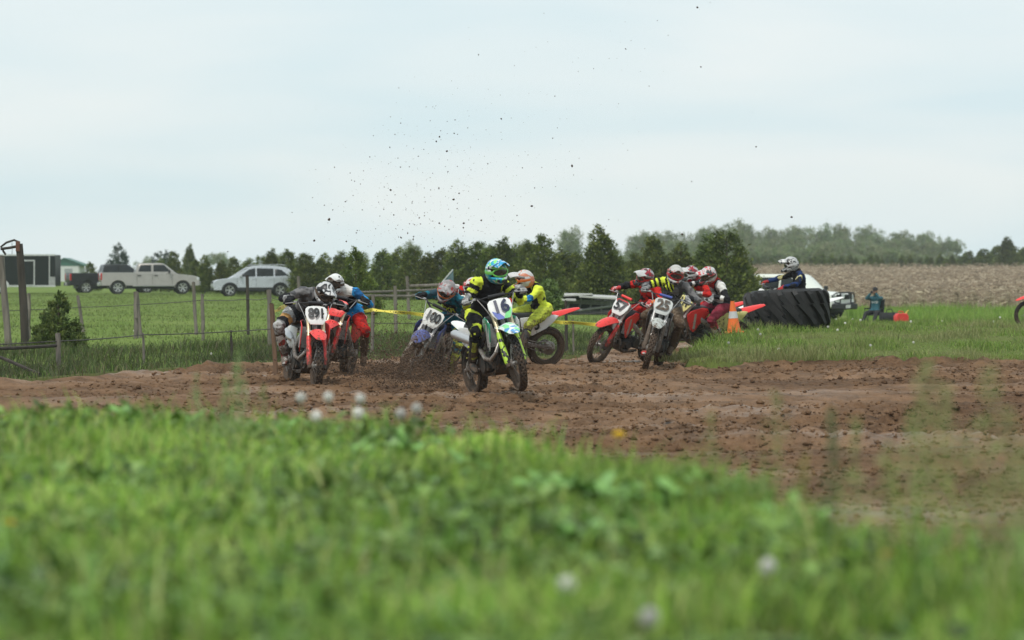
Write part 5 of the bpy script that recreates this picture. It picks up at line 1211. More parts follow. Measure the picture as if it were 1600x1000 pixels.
def vehicle(name, label, cat, px, d, yaw, paint, top, W_, wheels, r, zb, cabin, wins, ws=True, ground_dz=0.0, bed=None, spokes=5, arch_mat=CPLAST, prof=None, rim=CRIM):
    """top: outline (x, z) of the lower body from rear bumper over the deck to the front bumper; cabin: (x rear base, x rear top, x front top, x front base, z belt, z roof, width base, width roof)"""
    x0 = XW(px, d); root = empty(name, Matrix.Translation((x0, d, gz(x0, d) + ground_dz)) @ Matrix.Rotation(R(yaw), 4, 'Z')); tag(root, label, cat, 'vehicles parked on the grass')
    bot = []
    for wx in sorted(wheels, reverse=True):
        bot.append((wx + r * 1.22, zb)); 
        for k in range(0, 9): a = math.pi * k / 8; bot.append((wx + math.cos(a) * r * 1.18, max(r + math.sin(a) * r * 1.12 - .0, zb)))
        bot.append((wx - r * 1.22, zb))
    poly = list(top) + [(max(p[0] for p in top) - .05, zb)] + bot + [(min(p[0] for p in top) + .05, zb)]
    mb = MB(); mb.prism(poly, lambda u, v, w: (u, w * (1 - .05 * max(0, (v - .75)) / .4), v), W_, 0, .05, .012); body = mb.make('body', paint, root, 35)
    mb = MB(); mb.prism([(min(wheels) - r * 1.3, r * .8), (min(wheels) - r * 1.3, r * 2.15), (max(wheels) + r * 1.3, r * 2.15), (max(wheels) + r * 1.3, r * .8)], lambda u, v, w: (u, w, v), W_ - .34); mb.make('underbody', CPLAST, root)
    for wx in wheels:
        for s in (-1, 1):
            car_wheel(root, wx, s, r, W_, spokes, rim)
            mb = MB(); pts = [V((wx + math.cos(math.pi * k / 10) * r * 1.2, s * (W_ / 2 - .005), r + math.sin(math.pi * k / 10) * r * 1.14)) for k in range(11)]; mb.tube(pts, [(.02, .035)] * 11, 6, up=(0, 1, 0)); mb.make('wheel_arch', arch_mat, root)
    xb0, xt0, xt1, xb1, zl, zr, wb, wt = cabin
    def cy(z): return (wb + (wt - wb) * (z - zl) / (zr - zl)) / 2
    rings = []
    for z, ins in ((zl - .06, 0), (zl + .01, 0), ((zl + zr) / 2, -.015), (zr - .07, -.005), (zr - .02, .05), (zr, .16)):
        f = min(max((z - zl) / (zr - zl), 0), 1); x0_, x1_ = xb0 + (xt0 - xb0) * f + ins, xb1 + (xt1 - xb1) * f - ins; hw = cy(z) - max(ins, 0) * .8; c = .09
        rings.append([V(p + (z,)) for p in ((x0_ + c, -hw), (x1_ - c, -hw), (x1_, -hw + c * 1.4), (x1_ + .02, 0), (x1_, hw - c * 1.4), (x1_ - c, hw), (x0_ + c, hw), (x0_, hw - c), (x0_ - .01, 0), (x0_, -hw + c))])
    mb = MB()
    if prof: mb.prism(prof, lambda u, v, w: (u, w * (wb + (wt - wb) * (v - zl) / (zr - zl)) / wb, v), wb, 0, .07, .03)
    else: mb.loft(rings)
    cab = mb.make('cabin', paint, root, 35)
    for w_ in wins:
        for s in (-1, 1):
            mb = MB(); mb.prism(w_, lambda u, v, w: (u, s * (cy(v) + .018 + w), v), .012, 0, .003, .02); mb.make('window', GLASS, cab)
    zz0, zz1 = zl + .04, zr - .09
    def fx_(xb, xt, z): return xb + (xt - xb) * (z - zl) / (zr - zl)
    mb = MB(); mb.prism([(-cy(zz0) + .10, zz0), (cy(zz0) - .10, zz0), (cy(zz1) - .12, zz1), (-cy(zz1) + .12, zz1)], lambda u, v, w: (fx_(xb1, xt1, v) + .035 + w - .05 * abs(u), u, v), .012); mb.make('windshield', GLASS, cab)
    mb = MB(); mb.prism([(-cy(zz0) + .12, zz0 + .05), (cy(zz0) - .12, zz0 + .05), (cy(zz1) - .14, zz1), (-cy(zz1) + .14, zz1)], lambda u, v, w: (fx_(xb0, xt0, v) - .03 + w + .03 * abs(u), u, v), .012); mb.make('rear_window', GLASS, cab)
    return root
def lamp(root, name, c, sz, m_, rot=0): mb = MB(); mb.box(c, sz, Matrix.Rotation(R(rot), 3, 'Z'), 0, .25); return mb.make(name, m_, root)
def pickup(label, px, d, yaw, paint, dz=0.0, lift=.0):
    top = [(-2.95, .62), (-2.93, .80), (-2.93, 1.24), (-2.90, 1.30), (-.86, 1.30), (-.84, 1.27), (1.55, 1.26), (1.65, 1.22), (2.55, 1.12), (2.82, 1.05), (2.92, .92), (2.95, .60)]
    wins = [[(-.72, 1.36), (.05, 1.36), (.05, 1.76), (-.58, 1.76)], [(.18, 1.36), (1.22, 1.36), (.82, 1.76), (.18, 1.76)]]
    r_ = vehicle('pickup_truck', label, 'pickup truck', px, d, yaw, paint, top, 1.98, (-1.93, 1.93), .40, .52, (-.88, -.72, .78, 1.55, 1.27, 1.86, 1.86, 1.58), wins, ground_dz=dz, spokes=6, arch_mat=paint)
    mb = MB(); mb.box((-1.88, 0, 1.303), (1.96, 1.62, .012)); mb.make('bed_liner', CPLAST, r_)
    mb = MB(); mb.box((-2.97, 0, .60), (.16, 1.9, .20), None, 0, .3); mb.make('rear_bumper', CHROME if paint is SILVER else CPLAST, r_); mb = MB(); mb.box((2.93, 0, .62), (.18, 1.9, .26), None, 0, .4); mb.make('front_bumper', CHROME, r_)
    mb = MB(); mb.prism([(-.72, .70), (.72, .70), (.74, 1.24), (-.74, 1.24)], lambda u, v, w: (-2.945 + w, u, v), .02, 0, .005); tg = mb.make('tailgate', paint, r_); mb = MB(); mb.box((-2.965, 0, 1.08), (.02, .24, .09)); mb.make('handle', CPLAST, tg)
    for s in (-1, 1):
        lamp(r_, 'tail_light', (-2.915, s * .90, 1.05), (.10, .17, .42), LAMPR); lamp(r_, 'headlight', (2.84, s * .80, .92), (.16, .34, .18), LAMPW)
        mb = MB(); mb.box((1.12, s * 1.05, 1.36), (.10, .2, .22), None, 0, .5); mb.tube([(1.14, s * .92, 1.30), (1.12, s * 1.0, 1.33)], .03, 6); mb.make('side_mirror', CPLAST, r_)
        for hx in (.02, 1.02) if paint is SILVER else (.02,):
            mb = MB(); mb.box((hx - .68, s * .998, 1.12), (.20, .03, .06), None, 0, .4); mb.make('door_handle', CPLAST, r_)
        for dx in (-.80, .12, 1.30):
            mb = MB(); mb.box((dx, s * .992, .90), (.012, .006, .66)); mb.make('door_seam', CPLAST, r_)
        mb = MB(); mb.box((.2, s * .96, .50), (2.5, .14, .07), None, 0, .5); mb.make('running_board', CHROME if paint is SILVER else CPLAST, r_)
    mb = MB(); mb.box((2.925, 0, .93), (.05, 1.25, .24), None, 0, .3); mb.make('grille', CPLAST, r_); mb = MB(); mb.box((-3.055, 0, .62), (.01, .31, .16)); mb.make('number_plate', NPL, r_)
    return r_
pickup('champagne silver crew cab pickup parked side on', 233, 171, 12, SILVER)
pickup('black pickup with red tail lamp parked half behind the silver pickup', 178, 181, 18, BLACKC, -.05)
top = [(-2.25, .55), (-2.27, .78), (-2.20, 1.02), (-2.10, 1.08), (1.05, 1.02), (1.30, .99), (2.0, .90), (2.22, .78), (2.28, .60), (2.24, .42)]
r_ = vehicle('crossover_car', 'silver crossover parked side on in front of the cedars', 'car', 397, 153, 190, SILVERB, top, 1.86, (-1.33, 1.37), .355, .36, (-2.18, -1.62, .25, 1.30, 1.0, 1.68, 1.80, 1.36),
             [[(-1.78, 1.14), (-1.05, 1.11), (-1.05, 1.49), (-1.40, 1.44)], [(-.97, 1.11), (-.08, 1.09), (-.08, 1.53), (-.97, 1.51)], [(.0, 1.09), (.86, 1.07), (.34, 1.46), (.0, 1.53)]],
             prof=[(-2.20, .98), (-2.12, 1.16), (-1.86, 1.44), (-1.62, 1.58), (-1.1, 1.655), (-.5, 1.68), (-.05, 1.66), (.28, 1.59), (.62, 1.42), (1.0, 1.19), (1.36, .98)])
for s in (-1, 1):
    lamp(r_, 'headlight', (1.98, s * .78, .80), (.36, .16, .09), LAMPW, s * -25); lamp(r_, 'tail_light', (-2.19, s * .74, .98), (.14, .30, .16), LAMPR); lamp(r_, 'fog_light', (2.18, s * .70, .55), (.1, .2, .1), LAMPW)
    mb = MB(); mb.box((.78, s * 1.0, 1.10), (.12, .2, .14), None, 0, .5); mb.tube([(.78, s * .86, 1.05), (.78, s * .95, 1.07)], .03, 6); mb.make('side_mirror', SILVERB, r_)
    mb = MB(); mb.tube([(-1.6, s * .60, 1.69), (-1.3, s * .60, 1.72), (.1, s * .60, 1.71), (.3, s * .6, 1.67)], .02, 6); mb.make('roof_rail', CHROME, r_)
    mb = MB(); mb.box((0, s * .925, .42), (2.0, .04, .16), None, 0, .3); mb.make('sill_cladding', CPLAST, r_)
    for hx in (-.62, .30): mb = MB(); mb.box((hx - .2, s * .915, .93), (.18, .03, .04), None, 0, .4); mb.make('door_handle', SILVERB, r_)
    for dx in (-1.0, -.04, .98): mb = MB(); mb.box((dx, s * .928, .72), (.010, .006, .56)); mb.make('door_seam', CPLAST, r_)
mb = MB(); mb.box((2.26, 0, .76), (.05, 1.1, .12), None, 0, .3); mb.make('grille', CPLAST, r_); mb = MB(); mb.box((2.2, 0, .42), (.18, 1.6, .16), None, 0, .4); mb.make('front_bumper', CPLAST, r_); mb = MB(); mb.box((-2.24, 0, .50), (.12, 1.7, .22), None, 0, .4); mb.make('rear_bumper', CPLAST, r_)
# white four wheel drive with a bull bar
top = [(-2.3, .60), (-2.32, .9), (-2.28, 1.14), (-2.2, 1.18), (.95, 1.18), (1.1, 1.17), (2.05, 1.10), (2.22, 1.02), (2.28, .86), (2.28, .55)]
r_ = vehicle('off_road_car', 'white four wheel drive with black bull bar parked beyond the tractor tyre', 'car', 1241, 116, -37, WHITEC, top, 1.86, (-1.35, 1.38), .40, .50, (-2.25, -2.05, .35, 1.05, 1.16, 1.86, 1.80, 1.50),
             [[(-2.0, 1.24), (-1.2, 1.24), (-1.2, 1.72), (-1.9, 1.72)], [(-1.1, 1.24), (-.22, 1.24), (-.22, 1.73), (-1.1, 1.73)], [(-.12, 1.24), (.80, 1.24), (.34, 1.73), (-.12, 1.73)]])
for s in (-1, 1):
    lamp(r_, 'headlight', (2.24, s * .72, .95), (.12, .28, .17), LAMPW); lamp(r_, 'tail_light', (-2.3, s * .82, .95), (.08, .14, .3), LAMPR); lamp(r_, 'indicator', (2.30, s * .62, .70), (.05, .2, .08), LAMPW)
    mb = MB(); mb.box((.88, s * 1.04, 1.30), (.12, .2, .18), None, 0, .5); mb.tube([(.88, s * .90, 1.24), (.88, s * .97, 1.27)], .03, 6); mb.make('side_mirror', CPLAST, r_)
    mb = MB(); mb.lathe([(0, .02), (.10, .02), (.11, -.02), (.07, -.08), (0, -.08)], (2.44, s * .25, .98), (1, 0, 0), 16); mb.make('spot_light', LAMPW if s < 0 else CPLAST, r_)
    mb = MB(); mb.box((0, s * .93, .98), (2.2, .02, .05)); mb.make('side_moulding', CPLAST, r_)
mb = MB(); mb.box((2.29, 0, .95), (.04, 1.0, .20), None, 0, .3); mb.make('grille', CPLAST, r_)
mb = MB(); mb.box((2.36, 0, .56), (.20, 1.8, .24), None, 0, .4)
for s in (-1, 1): mb.tube([(2.40, s * .42, .5), (2.42, s * .42, 1.06), (2.40, s * .40, 1.12)], .035, 8); mb.tube([(2.42, s * .42, .70), (2.40, s * .80, .72), (2.3, s * .86, 1.0), (2.38, s * .7, 1.1), (2.40, s * .40, 1.12)], .028, 8)
mb.tube([(2.41, -.42, 1.12), (2.41, .42, 1.12)], .035, 8); mb.make('bull_bar', CPLAST, r_); mb = MB(); mb.box((2.475, .1, .56), (.01, .36, .13)); mb.make('number_plate', NPL, r_)
# box trailer
TRP = mat('dark green trailer skin', (.007, .010, .010), (.010, .013, .013), 2, .4, spec=.25); TRT = mat('trailer trim', (.62, .63, .62), rough=.4, metal=.3); TAN = mat('tan panel', (.50, .34, .20), rough=.6)
d = 172; x1 = XW(86, d); root = empty('box_trailer', V((x1 - 3.0, d, gz(x1 - 3, d)))); tag(root, 'black enclosed trailer with pale trim and side door behind the leaning pole', 'trailer', 'vehicles parked on the grass')
mb = MB(); mb.box((0, 1.1, 1.42), (6.0, 2.2, 1.90), None, 0, .03); mb.make('body', TRP, root)
for nm, c, sz in (('roof_trim', (0, -.006, 2.36), (6.06, .04, .10)), ('floor_trim', (0.0, -.006, .48), (6.06, .04, .10)), ('corner_trim', (2.66, -.004, 1.42), (.05, .03, 1.78)), ('front_trim', (-1.42, -.004, 1.42), (.10, .03, 1.78))):
    mb = MB(); mb.box(c, sz); mb.make(nm, TRT, root)
mb = MB(); mb.box((2.85, -.008, .78), (.33, .03, .52)); mb.make('stone_guard', mat('tread plate', (.42, .42, .42), rough=.4, metal=.6), root)
mb = MB(); mb.box((-2.2, -.008, 1.42), (1.45, .03, 1.76)); mb.make('tan_panel', TAN, root)
mb = MB(); mb.box((1.42, -.02, 1.28), (.72, .05, 1.56), None, 0, .1); dr = mb.make('door', TRT, root); mb = MB(); mb.box((1.42, -.05, 1.28), (.58, .03, 1.42)); mb.make('door_panel', TRP, dr); mb = MB(); mb.box((1.0, -.06, 1.35), (.06, .05, .28), None, 0, .3); mb.make('handle', TRT, dr)
for xx_ in (.62 - .95, .62 - 1.85):
    w = car_wheel(root, xx_, -1, .34, .4, 6); w.location = (xx_, -.02, .34)
mb = MB(); mb.tube([V((-.33 + math.cos(math.pi * k / 12) * .5, -.06, .42 + math.sin(math.pi * k / 12) * .42)) for k in range(13)], [(.10, .03)] * 13, 6, up=(0, 1, 0)); mb.make('fender', TRT, root)
mb = MB(); mb.tube([(.3, .6, 2.3), (.3, .6, 3.12)], .018, 6); mb.make('aerial_mast', CPLAST, root); mb = MB(); mb.box((-2.4, .8, 2.42), (1.2, .8, .1), None, 0, .3); mb.make('roof_vent', mat('blue tarp', (.10, .35, .45), rough=.6), root)
# barn
d = 330; xb = XW(103, d); root = empty('barn', V((xb, d, gz(xb, d) - .3))); tag(root, 'white barn with green roof behind the black trailer', 'barn')
s_ = d / F
mb = MB(); mb.box((0, 2, 1.1), (3.2, 4, 2.4)); mb.make('wall', mat('white boards', (.62, .64, .62), rough=.7, sc3=(8, 1, 1)), root)
mb = MB(); mb.prism([(-2.2, 2.25), (-.2, 3.1), (2.4, 2.2), (2.35, 2.1), (-.2, 2.98), (-2.15, 2.15)], lambda u, v, w: (u, 2 + w, v), 4.4)
mb.prism([(-2.1, 2.2), (-.2, 2.98), (2.2, 2.15)], lambda u, v, w: (u, -.02 + w, v), .05); mb.make('roof', mat('green steel roof', (.035, .13, .10), rough=.5), root)
mb = MB(); mb.box((.3, -.02, .9), (.9, .05, 1.9)); mb.make('door', mat('grey door', (.3, .32, .32), rough=.6), root)
# ------------------------------------------------------------------ fences, pole, tape
WOOD = mat('weathered fence wood', (.20, .175, .15), (.11, .095, .08), 10, .9, bmp=.6, bdist=.02, sc3=(1, 1, .15)); WOODD = mat('dark creosoted wood', (.055, .045, .036), (.03, .025, .02), 8, .85, bmp=.5, bdist=.02, sc3=(1, 1, .15)); WOODB = mat('brown stained post', (.17, .10, .06), (.10, .06, .035), 10, .85, bmp=.5, bdist=.02, sc3=(1, 1, .15)); WIRE = mat('rusty fence wire', (.10, .09, .08), rough=.7, metal=.4)
def post(px0, py0, px1, d, w, label, m_=WOOD, bury=.12, group='fence posts along the ditch', name='fence_post'):
    w *= .8; b_ = V((XW(px1, d), d, gz(XW(px1, d), d) - bury)); tp = P(px0, py0, d); tp = V((tp.x, tp.y + .02, tp.z)) - b_
    mb = MB(); n = 6; rng = random.Random(int(px0)); mb.tube([(0, 0, 0)] + [tp * (k / n) + V((rng.uniform(-.006, .006), rng.uniform(-.006, .006), 0)) for k in range(1, n)] + [tp, tp + V((0, 0, .012))], [w * .56] + [w * rng.uniform(.47, .53) for _ in range(n)] + [w * .35], 9, sq=.25)
    o = mb.make(name, m_); o.location = b_; return tag(o, label, 'post', group)
post(90, 521, 92, 45, .095, 'stubby grey post just below the small bushy cedar'); post(223, 521, 226, 49, .05, 'thin grey stake in the ditch below the silver pickup'); post(361, 517, 362, 51.5, .06, 'dark stake in the ditch left of the brown tape post', WOODD)
post(583, 462, 581, 51.5, .075, 'pale grey post carrying the yellow tape behind the blue rider'); post(424, 475, 432, 40.6, .085, 'brown stained post where the yellow tape ends beside bike 891', WOODB)
post(45, 459, 45, 62, .11, 'grey fence post close beside the leaning dark pole'); post(121, 462, 133, 64, .09, 'tilted grey fence post right of the small bushy cedar'); post(212, 456, 213, 62, .13, 'stout grey fence post below the middle of the silver pickup'); post(214, 458, 221, 63.4, .09, 'grey brace post leaning against the stout post below the pickup')
post(302, 441, 307, 66, .10, 'tall grey post by the front bumper of the silver pickup'); post(316, 460, 318, 60, .095, 'short grey post next to the tall one by the pickup bumper'); post(386, 431, 388, 66, .09, 'black capped steel post in front of the silver crossover', WOODD); post(420, 453, 422, 56, .115, 'grey wooden post just left of the brown tape post')
post(466, 432, 469, 84, .12, 'grey post behind the rear of the silver crossover'); post(617, 447, 619, 66, .10, 'grey post between the big cedar and the rail fence'); post(636, 432, 640, 84, .12, 'square grey post at the end of the rail fence'); post(884, 470, 886, 52.5, .07, 'thin grey stake beside the rear wheel of bike 5', WOODD); post(895, 500, 897, 50.6, .04, 'short stick carrying the tape near bike 57')
post(1, 400, 15, 54, .16, 'thick grey post leaning at the edge of the picture')
# bent pole
mb = MB(); d = 56; o0 = on(40, d, -.15); q = lambda x, y, dd=0: P(x, y, d + dd) - o0
mb.tube([V((0, 0, 0)), q(37, 480), q(33, 420), q(30, 381)], [.085, .08, .075, .07], 10, sq=.5); root = empty('bent_pole', o0); mb.make('pole', WOODD, root)
mb = MB(); mb.tube([q(31, 379), q(22, 375), q(10, 379), q(1, 386), q(5, 392), q(9, 398)], .022, 7); mb.tube([q(31, 384), q(16, 387), q(1, 389)], .028, 7); mb.make('arm', WOODD, root); mb = MB(); mb.box(q(28, 385, -.06), (.08, .06, .2)); mb.make('bracket', mat('rust', (.14, .06, .04), rough=.8), root)
tag(root, 'tall dark leaning pole with a bent arm in front of the trailer', 'pole')
def strand(name, label, pts, r, m_, cat, group=None, sag=.02):
    pp = [P(*p) for p in pts]; mb = MB(); o0 = pp[0].copy(); full = []
    for a, b_ in zip(pp[:-1], pp[1:]):
        for k in range(6): t_ = k / 6; full.append(a.lerp(b_, t_) - V((0, 0, sag * 4 * t_ * (1 - t_) * (b_ - a).length / 5)) - o0)
    full.append(pp[-1] - o0); mb.tube(full, r * .75, 6); o = mb.make(name, m_); o.location = o0; return tag(o, label, cat, group)
GW = 'wires strung along the old fence'
strand('fence_wire', 'thick lower wire running from the stubby post across the ditch', [(-60, 540, 43.5), (90, 533, 45), (223, 523, 49), (361, 518, 51.5), (450, 512, 52)], .012, WIRE, 'wire', GW)
strand('fence_wire', 'upper wire crossing the pasture below the parked vehicles', [(-40, 487, 60), (45, 484, 62), (127, 480, 64), (213, 476, 62), (316, 469, 60), (388, 467, 66), (421, 464, 56), (470, 461, 84)], .010, WIRE, 'wire', GW)
strand('fence_wire', 'thin wire behind the blue rider and bike 100', [(540, 507, 52), (582, 505, 51.5), (640, 505, 52), (700, 503, 54)], .009, WIRE, 'wire', GW); strand('fence_wire', 'wire running from bike 5 past the collapsed shed', [(835, 494, 52.5), (884, 492, 52.5), (975, 485, 55)], .010, WIRE, 'wire', GW)
strand('fence_rail', 'rotten lower rail beside the stubby post', [(-60, 546, 43.4), (20, 544, 44.2), (88, 540, 44.9)], .035, WOODD, 'rail', None, 0); strand('fallen_log', 'dark fallen log slanting down to the track edge', [(-40, 543, 41.5), (10, 562, 41), (62, 585, 40.6)], .035, WOODD, 'log', None, 0)
for k, (lab, pts, r) in enumerate((('upper weathered rail by the tilted blue sheet', [(640, 447, 84), (672, 446, 84), (704, 444, 84)], .06), ('middle weathered rail of the fence left of the tilted sheet', [(556, 457, 80), (620, 455, 82), (700, 452, 84)], .045), ('lowest weathered rail slanting under the others', [(560, 462, 80), (640, 463, 82), (690, 454, 83)], .05))): strand('fence_rail', lab, pts, r, WOOD, 'rail', 'rails of the old wooden fence', 0)
mb = MB(); pp = [P(691, 441, 78), P(708, 421, 78), P(710, 462, 78), P(699, 466, 78)]; o0 = on(703, 78); pts = [p - o0 for p in pp]
mb.loft([[p + V((0, -.02, 0)) for p in pts], [p + V((0, .02, 0)) for p in pts]]); root = empty('tilted_sheet', o0); mb.make('sheet', mat('blue grey sheet', (.10, .16, .18), (.07, .11, .13), 5, .35), root)
mb = MB(); mb.tube([pts[0] - V((0, .02, 0)), pts[1] - V((0, .02, 0))], .02, 6); mb.make('pale_edge', mat('pale edging', (.55, .58, .58), rough=.5), root); mb = MB(); mb.tube([V((0, .04, -.1)), (pts[1] + pts[2]) / 2 + V((0, .04, 0))], .03, 6); mb.make('prop', WOOD, root); tag(root, 'tilted blue grey sheet with pale edge standing behind the rail fence', 'sheet')
# caution tape
YT = mat('yellow tape', (.72, .60, .06), (.66, .55, .08), 8, .4); 
def tape(label, pts, w=.062, txt=True):
    pp = [P(*p) for p in pts]; o0 = pp[0].copy(); mb = MB(); rings = []; n = 14; prev = 0; path = []
    for i, (a, b_) in enumerate(zip(pp[:-1], pp[1:])):
        for k in range(n): t_ = k / n; path.append((a.lerp(b_, t_) - V((0, 0, .10 * t_ * (1 - t_) * (b_ - a).length / 2)) - o0, i + t_))
    path.append((pp[-1] - o0, len(pp) - 1))
    for p, s in path:
        an = .55 * math.sin(s * 5.1) + .5 * math.sin(s * 2.3 + 1); u = V((0, math.sin(an), math.cos(an))) * w / 2; nn = V((0, math.cos(an), -math.sin(an))) * .002
        rings.append([p - u - nn, p + u - nn, p + u + nn, p - u + nn])
    mb.loft(rings); root = empty('caution_tape', o0); tag(root, label, 'tape', 'yellow tape along the track'); mb.make('ribbon', YT, root, 60)
    if txt:
        tot = len(path); 
        for c in range(6, tot - 8, 14):
            a, b_ = path[c][0], path[c + 8 if c + 8 < tot else tot - 1][0]; dr = (b_ - a).normalized(); mid = path[min(c + 4, tot - 1)][0]; s = path[min(c + 4, tot - 1)][1]; an = .55 * math.sin(s * 5.1) + .5 * math.sin(s * 2.3 + 1); u = V((0, math.sin(an), math.cos(an))); nn = V((0, -math.cos(an), math.sin(an)))
            m2 = MB(); text_mb(m2, 'CAUTION', .05, lambda x, y: mid + dr * x + u * y + nn * .012, .02); m2.make('lettering', NUMK, root)
    return root
tape('yellow tape flapping from the brown post behind bike 891', [(428, 487, 40.7), (440, 480, 41.2), (456, 474, 42), (490, 480, 46), (530, 489, 50), (582, 484, 51.4)]); tape('yellow tape stretched from the pale post to behind bike 100', [(582, 484, 51.4), (640, 489, 51.4), (690, 494, 51), (760, 497, 51)]); tape('yellow tape from the back of bike 5 to bike 57', [(820, 497, 50.8), (868, 503, 50.7), (896, 504, 50.5), (980, 509, 50.2)])
o_ = tape('strip of yellow tape lying in the grass by the seated person', [(1376, 513.2, 60), (1420, 511.5, 63), (1470, 510, 66)], .05, False)
# collapsed shed
d = 92; o0 = on(925, d); root = empty('collapsed_shed', o0); tag(root, 'collapsed grey shed with sagging pale roof sheets behind the wire', 'shed'); q = lambda x, y, dd=0.0: P(x, y, d + dd) - o0
GREYB = mat('grey weathered boards', (.26, .27, .26), (.16, .165, .16), 6, .85, bmp=.3, sc3=(1, 1, 6)); PALE = mat('pale roof sheet', (.46, .46, .43), (.36, .36, .34), 4, .7)
def slab(name, pts, m_, t_=.05): mb = MB(); mb.loft([[p + V((0, 0, 0)) for p in pts], [p - V((0, 0, t_)) for p in pts]]); return mb.make(name, m_, root, 20)
slab('roof_sheet', [q(872, 461, -.6), q(925, 458.5, -.6), q(928, 461, .9), q(876, 458, .9)], PALE); slab('roof_sheet', [q(905, 462, -.7), q(964, 465.5, -.7), q(962, 462, .8), q(903, 459, .8)], PALE); slab('roof_sheet', [q(864, 467, -.9), q(900, 468, -.9), q(898, 464, .2), q(866, 463, .2)], PALE)
for nm, a, w in (('wall_board', [(878, 468), (968, 470), (968, 478), (878, 474)], 0), ('wall_board', [(880, 486), (970, 484), (968, 500), (880, 503)], .05)):
    mb = MB(); mb.loft([[q(x, y, w) for x, y in a], [q(x, y, w + .08) for x, y in a]]); mb.make(nm, GREYB, root, 20)
mb = MB(); mb.box(q(925, 484, 1.0), (2.0, .1, .9)); mb.make('inner_wall', mat('dark shed wall', (.06, .065, .065), rough=.9), root)
for x in (884, 902, 919, 936, 956): mb = MB(); mb.tube([q(x, 504), q(x + 6, 466)], .035, 5); mb.make('stud', GREYB, root)
mb = MB(); mb.tube([q(880, 488, -.3), q(975, 476, -.5)], .04, 6); mb.make('fallen_beam', GREYB, root); mb = MB(); mb.tube([q(938, 474, -.4), q(952, 470, -.3), q(958, 486, -.3)], .03, 6); mb.make('brace', GREYB, root)

# ------------------------------------------------------------------ tractor tyre and cone on the bank
d = 52.3; o0 = on(1231, d, -.04); root = empty('tractor_tyre', Matrix.Translation(o0) @ Matrix.Rotation(R(-2.5), 4, 'Y') @ Matrix.Rotation(R(-1.5), 4, 'X') @ Matrix.Diagonal((1, 1, 1.06, 1))); tag(root, 'huge black tractor tyre lying flat on the grass bank', 'tyre')
TY = mat('old tractor rubber', (.009, .009, .0095), (.022, .021, .02), 7, .6, bmp=.4, spec=.35); Ro = .715; Hh = .72
mb = MB(); mb.lathe([(.44, .12), (.50, .02), (.62, .0), (.70, .05), (Ro, .10), (Ro + .012, .3), (Ro + .016, .36), (Ro + .012, .42), (Ro, Hh - .10), (.70, Hh - .05), (.62, Hh), (.50, Hh - .02), (.44, Hh - .12), (.42, .36), (.44, .12)], (0, 0, 0), (0, 0, 1), 56); mb.make('carcass', TY, root)
LUG = None; NL = 17
for i in range(NL * 2):
    if LUG is None:
        mb = MB(); rings = []
        for k in range(7):
            t_ = k / 6; a = .42 * t_ ** 1.25; z = Hh - .035 - t_ * .42; r1 = Ro - .02 + (.012 if .2 < t_ < .8 else 0); r2 = Ro + .080 - (.05 if k == 0 else 0); w = .040 + .016 * t_
            rings.append([V((math.cos(a + s * w / Ro) * r_, math.sin(a + s * w / Ro) * r_, z + s * .012)) for s, r_ in ((-1.3, r1), (-.85, r2), (.85, r2), (1.3, r1))])
        mb.loft(rings); LUG = mb.mesh('lug', [TY], 30)
    o = mobj('lug', LUG, root); up_ = i % 2 == 0
    M_ = Matrix.Rotation(2 * math.pi * (i // 2 + (0 if up_ else .5)) / NL, 4, 'Z')
    o.matrix_local = M_ if up_ else M_ @ Matrix.Translation((0, 0, Hh)) @ Matrix.Rotation(math.pi, 4, 'X')
d = 49.8; o0 = on(1147, d, .02); root = empty('traffic_cone', Matrix.Translation(o0) @ Matrix.Rotation(R(-3), 4, 'Y')); tag(root, 'orange traffic cone with pale band on the bank edge', 'cone'); OR = mud('cone orange', (.72, .15, .025), .12, .1, .5)
mb = MB(); mb.box((0, 0, .015), (.32, .32, .03), None, 0, .5); mb.make('base', OR, root); mb = MB(); mb.lathe([(.125, .028), (.118, .06), (.036, .54), (.034, .56), (.026, .56), (.026, .5)], (0, 0, 0), (0, 0, 1), 24); mb.make('body', OR, root); mb = MB(); mb.lathe([(.0865, .26), (.0665, .38), (.065, .38)], (0, 0, 0), (0, 0, 1), 24); mb.make('reflective_band', mat('grey reflective band', (.55, .56, .55), rough=.4), root)

# ------------------------------------------------------------------ seated spectator
d = 104; o0 = on(1366, d); HOOD = mat('dark teal hoodie cloth', (.02, .10, .13), (.015, .075, .10), 12, .9, bmp=.4); PANT = mat('black trousers', (.016, .016, .018), rough=.9); SKIN = mat('skin', (.38, .21, .14), (.33, .18, .12), 9, .55); BEARD = mat('dark beard', (.02, .015, .012), rough=.9)
CHT = mat('chair tube', (.04, .04, .042), rough=.4, metal=.5); CHF = mat('chair canvas', (.02, .021, .023), rough=.9)
MW = Matrix.Translation(o0 - V((0, 0, .08))) @ Matrix.Rotation(R(-118), 4, 'Z') @ Matrix.Scale(1.06, 4)
chair = empty('camp_chair', MW); tag(chair, 'black folding camp chair under the seated spectator', 'chair')
mb = MB(); mb.box((0, 0, .34), (.46, .50, .03), None, 0, .3); mb.make('seat', CHF, chair); mb = MB(); mb.box((-.26, 0, .62), (.03, .50, .52), Matrix.Rotation(R(-14), 3, 'Y'), 0, .3); mb.make('backrest', CHF, chair)
